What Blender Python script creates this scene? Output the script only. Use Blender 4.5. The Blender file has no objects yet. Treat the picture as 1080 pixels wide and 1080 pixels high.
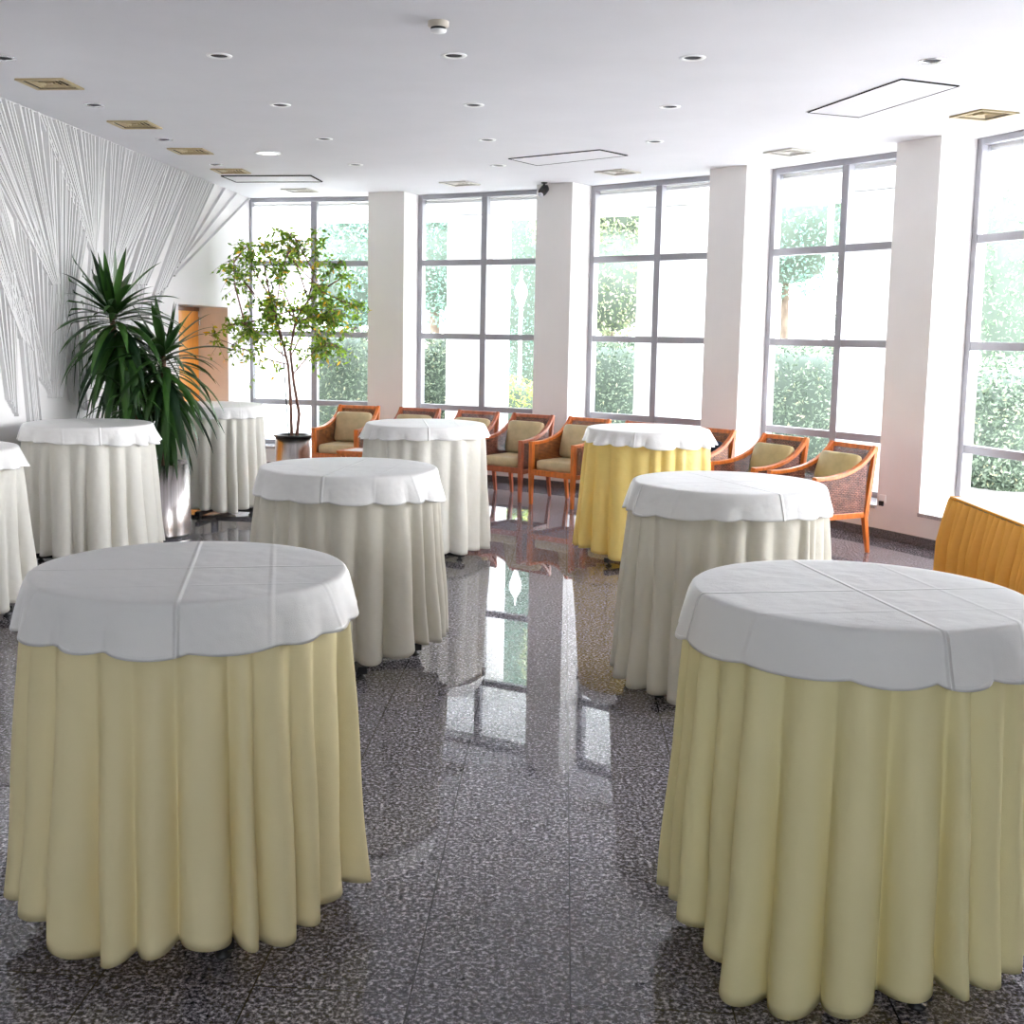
import bpy, math, random
import numpy as np
from math import sin, cos, pi, radians, degrees, sqrt, atan2
from mathutils import Vector, Matrix
from mathutils.geometry import tessellate_polygon

random.seed(7)
rng = np.random.default_rng(11)
scene = bpy.context.scene
COL = scene.collection

# ------------------------------------------------------------------ room constants (metres)
O = np.array([-3.9967, 6.063])            # centre of the curved window wall
R_IN, R_WIN = 8.47, 8.90                  # pillar faces / window line
CEIL = 3.284
SILL = 0.275
A0 = np.array([-3.33, 8.35]); _b = np.array([-2.73, 14.7])
DW = (_b - A0) / np.hypot(*(_b - A0)); NW = np.array([DW[1], -DW[0]])   # relief wall direction / normal into room


def pol(phi, r, z=0.0):
    a = radians(phi)
    return (O[0] + r * cos(a), O[1] + r * sin(a), z)


def wl(s, t, z):
    p = A0 + DW * s + NW * t
    return (p[0], p[1], z)


# ------------------------------------------------------------------ mesh helpers
class MB:
    def __init__(self):
        self.v = []; self.f = []; self.m = []; self.s = []

    def add(self, verts, faces, mat=0, smooth=False):
        b = len(self.v)
        self.v.extend([tuple(map(float, p)) for p in verts])
        for f in faces:
            self.f.append(tuple(b + i for i in f)); self.m.append(mat); self.s.append(smooth)
        return self

    def hexa(self, p, mat=0):
        # p: 8 points, bottom 4 ccw then top 4 ccw
        return self.add(p, [(3, 2, 1, 0), (4, 5, 6, 7), (0, 1, 5, 4), (1, 2, 6, 5), (2, 3, 7, 6), (3, 0, 4, 7)], mat)

    def box(self, x0, x1, y0, y1, z0, z1, mat=0):
        return self.hexa([(x0, y0, z0), (x1, y0, z0), (x1, y1, z0), (x0, y1, z0), (x0, y0, z1), (x1, y0, z1), (x1, y1, z1), (x0, y1, z1)], mat)

    def wbox(self, s0, s1, t0, t1, z0, z1, mat=0):
        P = [(s0, t0), (s0, t1), (s1, t1), (s1, t0)]
        # order so that it is ccw from above
        P = [(s0, t1), (s1, t1), (s1, t0), (s0, t0)]
        P = P[::-1]
        return self.hexa([wl(s, t, z0) for s, t in P] + [wl(s, t, z1) for s, t in P], mat)

    def post(self, pts, w, d=None, mat=0, xdir=(1, 0, 0), ydir=(0, 1, 0)):
        # square bar through pts; w, d scalars or lists
        d = d if d is not None else w
        n = len(pts)
        W = w if isinstance(w, (list, tuple)) else [w] * n
        D = d if isinstance(d, (list, tuple)) else [d] * n
        X = np.array(xdir, float); Y = np.array(ydir, float)
        vs = []
        for p, ww, dd in zip(pts, W, D):
            p = np.array(p, float)
            for a, b in ((-1, -1), (1, -1), (1, 1), (-1, 1)):
                vs.append(p + X * a * ww / 2 + Y * b * dd / 2)
        fs = [(3, 2, 1, 0), tuple(4 * (n - 1) + i for i in range(4))]
        for i in range(n - 1):
            for k in range(4):
                a, b = 4 * i + k, 4 * i + (k + 1) % 4
                fs.append((a, b, b + 4, a + 4))
        return self.add(vs, fs, mat)

    def tube(self, pts, rad, seg=8, mat=0, cap=True):
        pts = [np.array(p, float) for p in pts]; n = len(pts)
        R = rad if isinstance(rad, (list, tuple)) else [rad] * n
        vs = []; up = np.array([0.31, 0.17, 0.93])
        for i, p in enumerate(pts):
            t = pts[min(i + 1, n - 1)] - pts[max(i - 1, 0)]; t /= max(np.linalg.norm(t), 1e-9)
            if abs(t @ up) > 0.95: up = np.array([0.9, 0.3, 0.1])
            a = np.cross(t, up); a /= np.linalg.norm(a); b = np.cross(t, a)
            for k in range(seg):
                q = 2 * pi * k / seg
                vs.append(p + R[i] * (a * cos(q) + b * sin(q)))
        fs = []
        for i in range(n - 1):
            for k in range(seg):
                k2 = (k + 1) % seg
                fs.append((i * seg + k, i * seg + k2, (i + 1) * seg + k2, (i + 1) * seg + k))
        self.add(vs, fs, mat, True)
        if cap:
            self.add(vs[:seg], [tuple(range(seg))], mat); self.add(vs[-seg:], [tuple(range(seg))], mat)
        return self

    def lathe(self, prof, seg=32, c=(0, 0, 0), mat=0, smooth=True):
        vs = []
        for r, z in prof:
            for k in range(seg):
                a = 2 * pi * k / seg
                vs.append((c[0] + r * cos(a), c[1] + r * sin(a), c[2] + z))
        fs = []
        n = len(prof)
        for i in range(n - 1):
            for k in range(seg):
                k2 = (k + 1) % seg
                fs.append((i * seg + k, i * seg + k2, (i + 1) * seg + k2, (i + 1) * seg + k))
        self.add(vs, fs, mat, smooth)
        if prof[0][0] > 1e-4: self.add(vs[:seg], [tuple(range(seg))[::-1]], mat)
        if prof[-1][0] > 1e-4: self.add(vs[-seg:], [tuple(range(seg))], mat)
        return self

    def superq(self, c, size, e1=0.35, e2=0.35, nu=28, nv=14, M=None, mat=0, fn=None):
        vs = []

        def pw(x, e): return math.copysign(abs(x) ** e, x)
        for j in range(nv + 1):
            t = -pi / 2 + pi * j / nv
            for i in range(nu):
                a = 2 * pi * i / nu
                p = Vector((pw(cos(t), e1) * pw(cos(a), e2) * size[0] / 2, pw(cos(t), e1) * pw(sin(a), e2) * size[1] / 2, pw(sin(t), e1) * size[2] / 2))
                if fn: p = fn(p)
                if M is not None: p = M @ p
                vs.append((p[0] + c[0], p[1] + c[1], p[2] + c[2]))
        fs = []
        for j in range(nv):
            for i in range(nu):
                i2 = (i + 1) % nu
                fs.append((j * nu + i, j * nu + i2, (j + 1) * nu + i2, (j + 1) * nu + i))
        return self.add(vs, fs, mat, True)

    def build(self, name, mats, parent=None, loc=None, bevel=0.0):
        me = bpy.data.meshes.new(name)
        me.from_pydata(self.v, [], self.f)
        for m in (mats if isinstance(mats, (list, tuple)) else [mats]): me.materials.append(m)
        me.polygons.foreach_set('material_index', self.m)
        me.polygons.foreach_set('use_smooth', self.s)
        me.update()
        o = bpy.data.objects.new(name, me); COL.objects.link(o)
        if parent is not None: o.parent = parent
        if loc is not None: o.location = loc
        if bevel > 0:
            b = o.modifiers.new('bevel', 'BEVEL'); b.width = bevel; b.segments = 2; b.limit_method = 'ANGLE'
        return o


def tag(o, label=None, cat=None, group=None, kind=None):
    if label: o['label'] = label
    if cat: o['category'] = cat
    if group: o['group'] = group
    if kind: o['kind'] = kind
    return o


def empty(name, loc=(0, 0, 0), rz=0.0):
    o = bpy.data.objects.new(name, None); COL.objects.link(o)
    o.location = loc; o.rotation_euler = (0, 0, rz); o.empty_display_size = 0.1
    return o


def copy_tree(o, parent=None):
    c = o.copy(); COL.objects.link(c)
    if parent is not None: c.parent = parent
    for ch in list(o.children): copy_tree(ch, c)
    return c


# ------------------------------------------------------------------ materials
def new_mat(name):
    m = bpy.data.materials.new(name); m.use_nodes = True
    nt = m.node_tree
    for n in list(nt.nodes): nt.nodes.remove(n)
    return m, nt


def N(nt, t, **kw):
    n = nt.nodes.new(t)
    for k, v in kw.items():
        if hasattr(n, k) and k not in ('Scale',): setattr(n, k, v)
        else: n.inputs[k].default_value = v
    return n


def rgba(c): return (c[0], c[1], c[2], 1.0)


def pbr(name, col, rough=0.6, metal=0.0, var=0.0, vscale=8.0, spec=0.5, bump=0.0, bscale=60.0, coat=0.0, vstretch=(1, 1, 1)):
    m, nt = new_mat(name); L = nt.links
    out = N(nt, 'ShaderNodeOutputMaterial'); b = N(nt, 'ShaderNodeBsdfPrincipled')
    b.inputs['Roughness'].default_value = rough; b.inputs['Metallic'].default_value = metal
    b.inputs['Specular IOR Level'].default_value = spec; b.inputs['Coat Weight'].default_value = coat
    b.inputs['Coat Roughness'].default_value = 0.08
    L.new(b.outputs[0], out.inputs[0])
    tc = N(nt, 'ShaderNodeTexCoord'); mp = N(nt, 'ShaderNodeMapping'); mp.inputs['Scale'].default_value = vstretch
    L.new(tc.outputs['Object'], mp.inputs[0])
    if var > 0:
        nz = N(nt, 'ShaderNodeTexNoise'); nz.inputs['Scale'].default_value = vscale; nz.inputs['Detail'].default_value = 4
        L.new(mp.outputs[0], nz.inputs['Vector'])
        cr = N(nt, 'ShaderNodeValToRGB')
        cr.color_ramp.elements[0].position = 0.3; cr.color_ramp.elements[1].position = 0.7
        cr.color_ramp.elements[0].color = rgba([c * (1 - var) for c in col]); cr.color_ramp.elements[1].color = rgba([min(1, c * (1 + var)) for c in col])
        L.new(nz.outputs[0], cr.inputs[0]); L.new(cr.outputs[0], b.inputs['Base Color'])
    else:
        b.inputs['Base Color'].default_value = rgba(col)
    if bump > 0:
        nz2 = N(nt, 'ShaderNodeTexNoise'); nz2.inputs['Scale'].default_value = bscale; nz2.inputs['Detail'].default_value = 3
        L.new(mp.outputs[0], nz2.inputs['Vector'])
        bp = N(nt, 'ShaderNodeBump'); bp.inputs['Strength'].default_value = bump; bp.inputs['Distance'].default_value = 0.01
        L.new(nz2.outputs[0], bp.inputs['Height']); L.new(bp.outputs[0], b.inputs['Normal'])
    return m


def cloth_mat(name, col, trans=0.22, crease=False, weave=420.0, tcol=None):
    m, nt = new_mat(name); L = nt.links
    out = N(nt, 'ShaderNodeOutputMaterial')
    d = N(nt, 'ShaderNodeBsdfDiffuse'); t = N(nt, 'ShaderNodeBsdfTranslucent'); g = N(nt, 'ShaderNodeBsdfGlossy')
    g.inputs['Roughness'].default_value = 0.42; g.inputs['Color'].default_value = (1, 1, 1, 1)
    d.inputs['Color'].default_value = rgba(col); t.inputs['Color'].default_value = rgba(tcol or col)
    mx = N(nt, 'ShaderNodeMixShader'); mx.inputs[0].default_value = trans
    L.new(d.outputs[0], mx.inputs[1]); L.new(t.outputs[0], mx.inputs[2])
    mg = N(nt, 'ShaderNodeMixShader'); mg.inputs[0].default_value = 0.03
    if crease:
        fr = N(nt, 'ShaderNodeFresnel'); fr.inputs['IOR'].default_value = 1.33
        L.new(fr.outputs[0], mg.inputs[0])
    L.new(mx.outputs[0], mg.inputs[1]); L.new(g.outputs[0], mg.inputs[2])
    L.new(mg.outputs[0], out.inputs[0])
    tc = N(nt, 'ShaderNodeTexCoord')
    wv = N(nt, 'ShaderNodeTexNoise'); wv.inputs['Scale'].default_value = weave; wv.inputs['Detail'].default_value = 2
    L.new(tc.outputs['Object'], wv.inputs['Vector'])
    soft = N(nt, 'ShaderNodeTexNoise'); soft.inputs['Scale'].default_value = 9.0; soft.inputs['Detail'].default_value = 2
    L.new(tc.outputs['Object'], soft.inputs['Vector'])
    h = N(nt, 'ShaderNodeMath', operation='MULTIPLY_ADD'); h.inputs[1].default_value = 0.0006; L.new(wv.outputs[0], h.inputs[0])
    h0 = N(nt, 'ShaderNodeMath', operation='MULTIPLY'); h0.inputs[1].default_value = 0.010; L.new(soft.outputs[0], h0.inputs[0])
    L.new(h0.outputs[0], h.inputs[2])
    last = h
    if crease:
        sx = N(nt, 'ShaderNodeSeparateXYZ'); L.new(tc.outputs['Object'], sx.inputs[0])
        # ironing folds: two crossing pressed ridges and a fainter parallel one
        for ch, off, amp, wd in (('X', 0.0, 0.0062, 0.010), ('Y', 0.0, 0.0062, 0.010), ('X', 0.235, 0.0016, 0.012), ('Y', -0.24, 0.0016, 0.012)):
            s = N(nt, 'ShaderNodeMath', operation='SUBTRACT'); s.inputs[1].default_value = off; L.new(sx.outputs[ch], s.inputs[0])
            ab = N(nt, 'ShaderNodeMath', operation='ABSOLUTE'); L.new(s.outputs[0], ab.inputs[0])
            mr = N(nt, 'ShaderNodeMapRange'); mr.interpolation_type = 'SMOOTHSTEP'
            mr.inputs['From Min'].default_value = 0; mr.inputs['From Max'].default_value = wd
            mr.inputs['To Min'].default_value = amp; mr.inputs['To Max'].default_value = 0
            L.new(ab.outputs[0], mr.inputs['Value'])
            ad = N(nt, 'ShaderNodeMath', operation='ADD'); L.new(last.outputs[0], ad.inputs[0]); L.new(mr.outputs[0], ad.inputs[1])
            last = ad
    bp = N(nt, 'ShaderNodeBump'); bp.inputs['Strength'].default_value = 1.0; bp.inputs['Distance'].default_value = 1.0
    L.new(last.outputs[0], bp.inputs['Height'])
    for n in (d, t, g): L.new(bp.outputs[0], n.inputs['Normal'])
    return m


def granite_mat():
    m, nt = new_mat('polished_granite'); L = nt.links
    out = N(nt, 'ShaderNodeOutputMaterial'); b = N(nt, 'ShaderNodeBsdfPrincipled'); L.new(b.outputs[0], out.inputs[0])
    tc = N(nt, 'ShaderNodeTexCoord')
    n1 = N(nt, 'ShaderNodeTexNoise'); n1.inputs['Scale'].default_value = 75; n1.inputs['Detail'].default_value = 5; n1.inputs['Roughness'].default_value = 0.75
    L.new(tc.outputs['Object'], n1.inputs['Vector'])
    cr = N(nt, 'ShaderNodeValToRGB'); e = cr.color_ramp.elements
    e[0].position = 0.41; e[0].color = (0.020, 0.019, 0.024, 1)
    e[1].position = 0.60; e[1].color = (0.56, 0.54, 0.585, 1)
    x = cr.color_ramp.elements.new(0.475); x.color = (0.095, 0.091, 0.105, 1)
    x = cr.color_ramp.elements.new(0.53); x.color = (0.245, 0.235, 0.262, 1)
    L.new(n1.outputs[0], cr.inputs[0])
    v = N(nt, 'ShaderNodeTexVoronoi'); v.inputs['Scale'].default_value = 95; L.new(tc.outputs['Object'], v.inputs['Vector'])
    vr = N(nt, 'ShaderNodeValToRGB'); vr.color_ramp.elements[0].position = 0.0; vr.color_ramp.elements[0].color = (0.25, 0.25, 0.25, 1)
    vr.color_ramp.elements[1].position = 1.0; vr.color_ramp.elements[1].color = (1.6, 1.55, 1.6, 1)
    sep = N(nt, 'ShaderNodeSeparateColor'); L.new(v.outputs['Color'], sep.inputs[0]); L.new(sep.outputs[0], vr.inputs[0])
    mul = N(nt, 'ShaderNodeMix', data_type='RGBA', blend_type='MULTIPLY'); mul.inputs[0].default_value = 0.55
    L.new(cr.outputs[0], mul.inputs[6]); L.new(vr.outputs[0], mul.inputs[7])
    # slabs with thin dark joints, laid in staggered rows
    mp = N(nt, 'ShaderNodeMapping'); mp.inputs['Rotation'].default_value = (0, 0, radians(-90 + 4.6)); mp.inputs['Location'].default_value = (0.36, 0.055, 0)
    L.new(tc.outputs['Object'], mp.inputs[0])
    br = N(nt, 'ShaderNodeTexBrick'); br.offset = 0.5; br.squash = 1.0
    br.inputs['Scale'].default_value = 1.0; br.inputs['Brick Width'].default_value = 0.80; br.inputs['Row Height'].default_value = 0.41
    br.inputs['Mortar Size'].default_value = 0.0026; br.inputs['Mortar Smooth'].default_value = 0.3
    L.new(mp.outputs[0], br.inputs['Vector'])
    mj = N(nt, 'ShaderNodeMix', data_type='RGBA'); mj.inputs[7].default_value = (0.006, 0.006, 0.008, 1)
    L.new(br.outputs['Fac'], mj.inputs[0]); L.new(mul.outputs[2], mj.inputs[6])
    L.new(mj.outputs[2], b.inputs['Base Color'])
    b.inputs['Roughness'].default_value = 0.012; b.inputs['IOR'].default_value = 1.52
    wv = N(nt, 'ShaderNodeTexNoise'); wv.inputs['Scale'].default_value = 1.6; wv.inputs['Detail'].default_value = 1
    L.new(tc.outputs['Object'], wv.inputs['Vector'])
    bp = N(nt, 'ShaderNodeBump'); bp.inputs['Strength'].default_value = 0.008; bp.inputs['Distance'].default_value = 0.02
    L.new(wv.outputs[0], bp.inputs['Height']); L.new(bp.outputs[0], b.inputs['Normal'])
    return m


def wicker_mat(name, c1, c2):
    m, nt = new_mat(name); L = nt.links
    out = N(nt, 'ShaderNodeOutputMaterial'); b = N(nt, 'ShaderNodeBsdfPrincipled'); b.inputs['Roughness'].default_value = 0.45
    tr = N(nt, 'ShaderNodeBsdfTransparent'); mx = N(nt, 'ShaderNodeMixShader')
    tc = N(nt, 'ShaderNodeTexCoord'); sx = N(nt, 'ShaderNodeSeparateXYZ'); L.new(tc.outputs['Object'], sx.inputs[0])
    ad = N(nt, 'ShaderNodeMath', operation='ADD'); L.new(sx.outputs['X'], ad.inputs[0]); L.new(sx.outputs['Y'], ad.inputs[1])
    cb = N(nt, 'ShaderNodeCombineXYZ'); L.new(ad.outputs[0], cb.inputs['X']); L.new(sx.outputs['Z'], cb.inputs['Y'])
    br = N(nt, 'ShaderNodeTexBrick'); br.offset = 0.5
    br.inputs['Scale'].default_value = 1; br.inputs['Brick Width'].default_value = 0.034; br.inputs['Row Height'].default_value = 0.013
    br.inputs['Mortar Size'].default_value = 0.0022; br.inputs['Color1'].default_value = rgba(c1); br.inputs['Color2'].default_value = rgba(c2)
    br.inputs['Mortar'].default_value = (0.03, 0.012, 0.008, 1)
    L.new(cb.outputs[0], br.inputs['Vector'])
    nz = N(nt, 'ShaderNodeTexNoise'); nz.inputs['Scale'].default_value = 14; nz.inputs['Detail'].default_value = 3; L.new(cb.outputs[0], nz.inputs['Vector'])
    mr = N(nt, 'ShaderNodeMapRange'); mr.inputs['From Min'].default_value = 0.3; mr.inputs['From Max'].default_value = 0.7
    mr.inputs['To Min'].default_value = 0.55; mr.inputs['To Max'].default_value = 1.25; L.new(nz.outputs[0], mr.inputs[0])
    mu = N(nt, 'ShaderNodeMix', data_type='RGBA', blend_type='MULTIPLY'); mu.inputs[0].default_value = 1.0
    L.new(br.outputs['Color'], mu.inputs[6]); L.new(mr.outputs[0], mu.inputs[7]); L.new(mu.outputs[2], b.inputs['Base Color'])
    # open gaps between the strands
    gp = N(nt, 'ShaderNodeMath', operation='MULTIPLY'); gp.inputs[1].default_value = 0.42; L.new(br.outputs['Fac'], gp.inputs[0])
    L.new(gp.outputs[0], mx.inputs[0]); L.new(b.outputs[0], mx.inputs[1]); L.new(tr.outputs[0], mx.inputs[2])
    L.new(mx.outputs[0], out.inputs[0])
    return m


def glass_mat():
    m, nt = new_mat('window_glass'); L = nt.links
    out = N(nt, 'ShaderNodeOutputMaterial')
    tr = N(nt, 'ShaderNodeBsdfTransparent'); tr.inputs['Color'].default_value = (0.93, 0.96, 0.96, 1)
    gl = N(nt, 'ShaderNodeBsdfGlossy'); gl.inputs['Roughness'].default_value = 0.0
    veil = N(nt, 'ShaderNodeBsdfTranslucent'); veil.inputs['Color'].default_value = (0.93, 0.97, 1, 1)
    fr = N(nt, 'ShaderNodeFresnel'); fr.inputs['IOR'].default_value = 1.5
    m0 = N(nt, 'ShaderNodeMixShader'); m0.inputs[0].default_value = 0.085      # pale veil mixed in to imitate bright haze over the view
    L.new(tr.outputs[0], m0.inputs[1]); L.new(veil.outputs[0], m0.inputs[2])
    m1 = N(nt, 'ShaderNodeMixShader'); L.new(fr.outputs[0], m1.inputs[0]); L.new(m0.outputs[0], m1.inputs[1]); L.new(gl.outputs[0], m1.inputs[2])
    L.new(m1.outputs[0], out.inputs[0])
    return m


def leaf_mat(name, c1, c2, c3=None, trans=0.35, rough=0.4, scale=3.0):
    m, nt = new_mat(name); L = nt.links
    out = N(nt, 'ShaderNodeOutputMaterial'); b = N(nt, 'ShaderNodeBsdfPrincipled'); b.inputs['Roughness'].default_value = rough
    t = N(nt, 'ShaderNodeBsdfTranslucent'); mx = N(nt, 'ShaderNodeMixShader'); mx.inputs[0].default_value = trans
    gm = N(nt, 'ShaderNodeNewGeometry')
    cr = N(nt, 'ShaderNodeValToRGB'); e = cr.color_ramp.elements
    e[0].position = 0.0; e[0].color = rgba(c1); e[1].position = 0.85; e[1].color = rgba(c2)
    if c3:
        e[1].position = 0.91; x = e.new(0.965); x.color = rgba(c3)
    L.new(gm.outputs['Random Per Island'], cr.inputs[0])
    L.new(cr.outputs[0], b.inputs['Base Color']); L.new(cr.outputs[0], t.inputs['Color'])
    L.new(b.outputs[0], mx.inputs[1]); L.new(t.outputs[0], mx.inputs[2]); L.new(mx.outputs[0], out.inputs[0])
    return m


def emit_mat(name, col, s):
    m, nt = new_mat(name)
    out = N(nt, 'ShaderNodeOutputMaterial'); e = N(nt, 'ShaderNodeEmission'); e.inputs['Color'].default_value = rgba(col); e.inputs['Strength'].default_value = s
    nt.links.new(e.outputs[0], out.inputs[0]); return m


M = {
    'granite': granite_mat(),
    'granite_trim': pbr('granite_trim', (0.10, 0.095, 0.10), 0.2, var=0.6, vscale=90),
    'sill_stone': pbr('sill_stone', (0.42, 0.41, 0.42), 0.12, var=0.35, vscale=90),
    'ceiling': pbr('ceiling_paint', (0.74, 0.735, 0.765), 0.8, var=0.02, vscale=2, bump=0.05, bscale=150),
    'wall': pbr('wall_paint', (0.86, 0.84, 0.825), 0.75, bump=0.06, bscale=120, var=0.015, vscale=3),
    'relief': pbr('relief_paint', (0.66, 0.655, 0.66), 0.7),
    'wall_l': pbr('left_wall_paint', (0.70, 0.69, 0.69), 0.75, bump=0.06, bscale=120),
    'beige': pbr('beige_paint', (0.90, 0.80, 0.74), 0.75, var=0.03),
    'alu': pbr('grey_aluminium', (0.36, 0.36, 0.39), 0.4, metal=0.3, var=0.04),
    'glass': glass_mat(),
    'door': pbr('orange_wood_door', (0.90, 0.36, 0.045), 0.35, var=0.12, vscale=6, vstretch=(8, 8, 0.6)),
    'door_frame': pbr('dark_wood_frame', (0.22, 0.07, 0.02), 0.4),
    'steel': pbr('brushed_steel', (0.50, 0.465, 0.455), 0.27, metal=1.0, var=0.22, vscale=10, vstretch=(5, 5, 0.02)),
    'black': pbr('black_plastic', (0.012, 0.012, 0.014), 0.4),
    'black_metal': pbr('black_metal', (0.015, 0.015, 0.018), 0.35, metal=0.2),
    'soil': pbr('dark_soil', (0.018, 0.013, 0.010), 0.95, var=0.5, vscale=60, bump=0.6, bscale=50),
    'wood_orange': pbr('orange_varnished_wood', (0.66, 0.17, 0.025), 0.28, var=0.25, vscale=10, vstretch=(3, 3, 0.7), coat=0.3),
    'wood_brown': pbr('red_brown_varnished_wood', (0.42, 0.105, 0.04), 0.3, var=0.25, vscale=10, vstretch=(3, 3, 0.7), coat=0.3),
    'wicker_orange': wicker_mat('orange_brown_wicker', (0.50, 0.17, 0.04), (0.36, 0.11, 0.03)),
    'wicker_brown': wicker_mat('red_brown_wicker', (0.34, 0.125, 0.08), (0.22, 0.075, 0.052)),
    'tan': pbr('tan_leather', (0.56, 0.44, 0.25), 0.42, var=0.14, vscale=9, bump=0.25, bscale=22),
    'olive': pbr('olive_tan_leather', (0.50, 0.40, 0.19), 0.42, var=0.14, vscale=9, bump=0.25, bscale=22),
    'navy': pbr('navy_cushion', (0.012, 0.022, 0.045), 0.5, var=0.4, vscale=10, bump=0.25, bscale=22),
    'tabletop_wood': pbr('table_board', (0.25, 0.2, 0.15), 0.5),
    'topper': cloth_mat('white_topper_cloth', (0.85, 0.84, 0.825), 0.12, crease=True),
    'cream_yellow': cloth_mat('cream_yellow_cloth', (0.88, 0.775, 0.46), 0.12, tcol=(0.86, 0.68, 0.25)),
    'cream_green': cloth_mat('cream_olive_cloth', (0.86, 0.78, 0.44), 0.12, tcol=(0.82, 0.68, 0.22)),
    'beige_cloth': cloth_mat('beige_cloth', (0.76, 0.72, 0.62), 0.2, tcol=(0.78, 0.71, 0.52)),
    'ivory': cloth_mat('ivory_cloth', (0.84, 0.82, 0.75), 0.22, tcol=(0.85, 0.80, 0.64)),
    'yellow_cloth': cloth_mat('yellow_cloth', (0.94, 0.765, 0.27), 0.28, tcol=(0.98, 0.68, 0.05)),
    'orange_cloth': cloth_mat('orange_skirt_cloth', (0.86, 0.42, 0.07), 0.05, tcol=(0.88, 0.34, 0.02)),
    'white_cloth': cloth_mat('white_table_cloth', (0.82, 0.81, 0.80), 0.1),
    'vent_beige': pbr('beige_vent_metal', (0.55, 0.44, 0.25), 0.45),
    'vent_lit': pbr('lit_vent_metal', (0.72, 0.69, 0.62), 0.45),  # lit copy of the vent metal, window light put into the colour
    'vent_dark': pbr('vent_shadow_gap', (0.012, 0.011, 0.010), 0.9, spec=0.1),
    'white_plastic': pbr('white_plastic', (0.92, 0.92, 0.92), 0.35),
    'cream_plastic': pbr('cream_plastic', (0.62, 0.56, 0.48), 0.45),
    'chrome': pbr('satin_chrome', (0.75, 0.75, 0.78), 0.2, metal=1.0),
    'lamp_dark': pbr('lamp_recess_shade', (0.012, 0.012, 0.018), 0.6, spec=0.2),  # near-black base puts the shade of the downlight recess into the colour
    'bulb': pbr('lamp_glass', (0.55, 0.55, 0.6), 0.1),
    'lens': emit_mat('lit_opal_lens', (1, 0.98, 0.95), 1.6),
    'trunk': pbr('yucca_bark', (0.15, 0.09, 0.055), 0.85, var=0.4, vscale=25, bump=0.6, bscale=30),
    'fig_bark': pbr('fig_bark', (0.20, 0.10, 0.075), 0.7, var=0.3, vscale=15),
    'bark': pbr('tree_bark', (0.16, 0.12, 0.09), 0.9, var=0.3, vscale=6),
    'yucca_leaf': leaf_mat('yucca_leaf', (0.008, 0.028, 0.010), (0.038, 0.105, 0.018), None, 0.12, 0.3),
    'fig_leaf': leaf_mat('fig_leaf', (0.06, 0.15, 0.015), (0.36, 0.56, 0.05), (0.80, 0.48, 0.03), 0.5, 0.4),
    'tree_leaf': leaf_mat('garden_leaf', (0.10, 0.19, 0.11), (0.24, 0.36, 0.19), None, 0.25, 0.6),
    'tree_leaf_blue': leaf_mat('blue_green_leaf', (0.10, 0.19, 0.15), (0.22, 0.34, 0.27), None, 0.25, 0.6),
    'tree_leaf_dry': leaf_mat('mixed_dry_leaf', (0.13, 0.19, 0.09), (0.34, 0.36, 0.22), (0.40, 0.30, 0.25), 0.2, 0.6),
    'hedge_leaf': leaf_mat('hedge_leaf', (0.055, 0.085, 0.055), (0.22, 0.28, 0.19), (0.36, 0.36, 0.22), 0.15, 0.5),
    'shrub_leaf': leaf_mat('yellow_shrub_leaf', (0.25, 0.34, 0.10), (0.50, 0.55, 0.14), (0.7, 0.6, 0.1), 0.3, 0.6),
    'flower': pbr('red_flower', (0.75, 0.09, 0.05), 0.6),
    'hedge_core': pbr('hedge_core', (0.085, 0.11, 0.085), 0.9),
    'pavement': pbr('pale_pavement', (0.68, 0.67, 0.65), 0.8, var=0.08, vscale=3),
    'ground': pbr('gravel_ground', (0.52, 0.50, 0.45), 0.9, var=0.2, vscale=2),
    'ext_white': pbr('white_render', (0.86, 0.86, 0.85), 0.8),
    'soffit': pbr('soffit_board', (0.86, 0.87, 0.88), 0.5),
    'lamp_white': pbr('opal_globe', (0.85, 0.85, 0.85), 0.3),
}

# ------------------------------------------------------------------ pillars / angles
PIL = [(70.66, 67.56), (56.19, 53.17), (41.87, 38.93), (27.70, 24.57), (13.35, 10.25), (-1.0, -4.1)]
WEND = -18.0
RIGHT_X = pol(WEND, R_IN)[0]
BACK_Y = -5.0
S_END = 6.56          # relief wall meets the glass
S_BACK = (BACK_Y - A0[1]) / DW[1]

arc = [pol(a, R_IN)[:2] for a in np.arange(WEND, 82.1, 0.75)]
arc_out = [pol(a, R_WIN + 0.02)[:2] for a in np.arange(WEND, 82.1, 0.75)]
room_poly = [wl(S_BACK, 0, 0)[:2], (RIGHT_X, BACK_Y)] + arc_out[1:] + [wl(S_END, 0, 0)[:2]]


def poly_mesh(poly, holes, z, flip=False):
    loops = [[Vector((x, y, 0)) for x, y in poly]] + [[Vector((x, y, 0)) for x, y in h] for h in holes]
    tris = tessellate_polygon(loops)
    vs = [(v.x, v.y, z) for l in loops for v in l]
    fs = []
    for a, b, c in tris:
        A, B, Cc = vs[a], vs[b], vs[c]
        cr = (B[0] - A[0]) * (Cc[1] - A[1]) - (B[1] - A[1]) * (Cc[0] - A[0])
        if abs(cr) < 1e-9: continue
        t = (a, b, c) if cr > 0 else (c, b, a)
        fs.append(t[::-1] if flip else t)
    return vs, fs


# floor
mb = MB(); vs, fs = poly_mesh(room_poly, [], 0.0); mb.add(vs, fs)
floor = tag(mb.build('floor', M['granite']), kind='structure')

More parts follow.
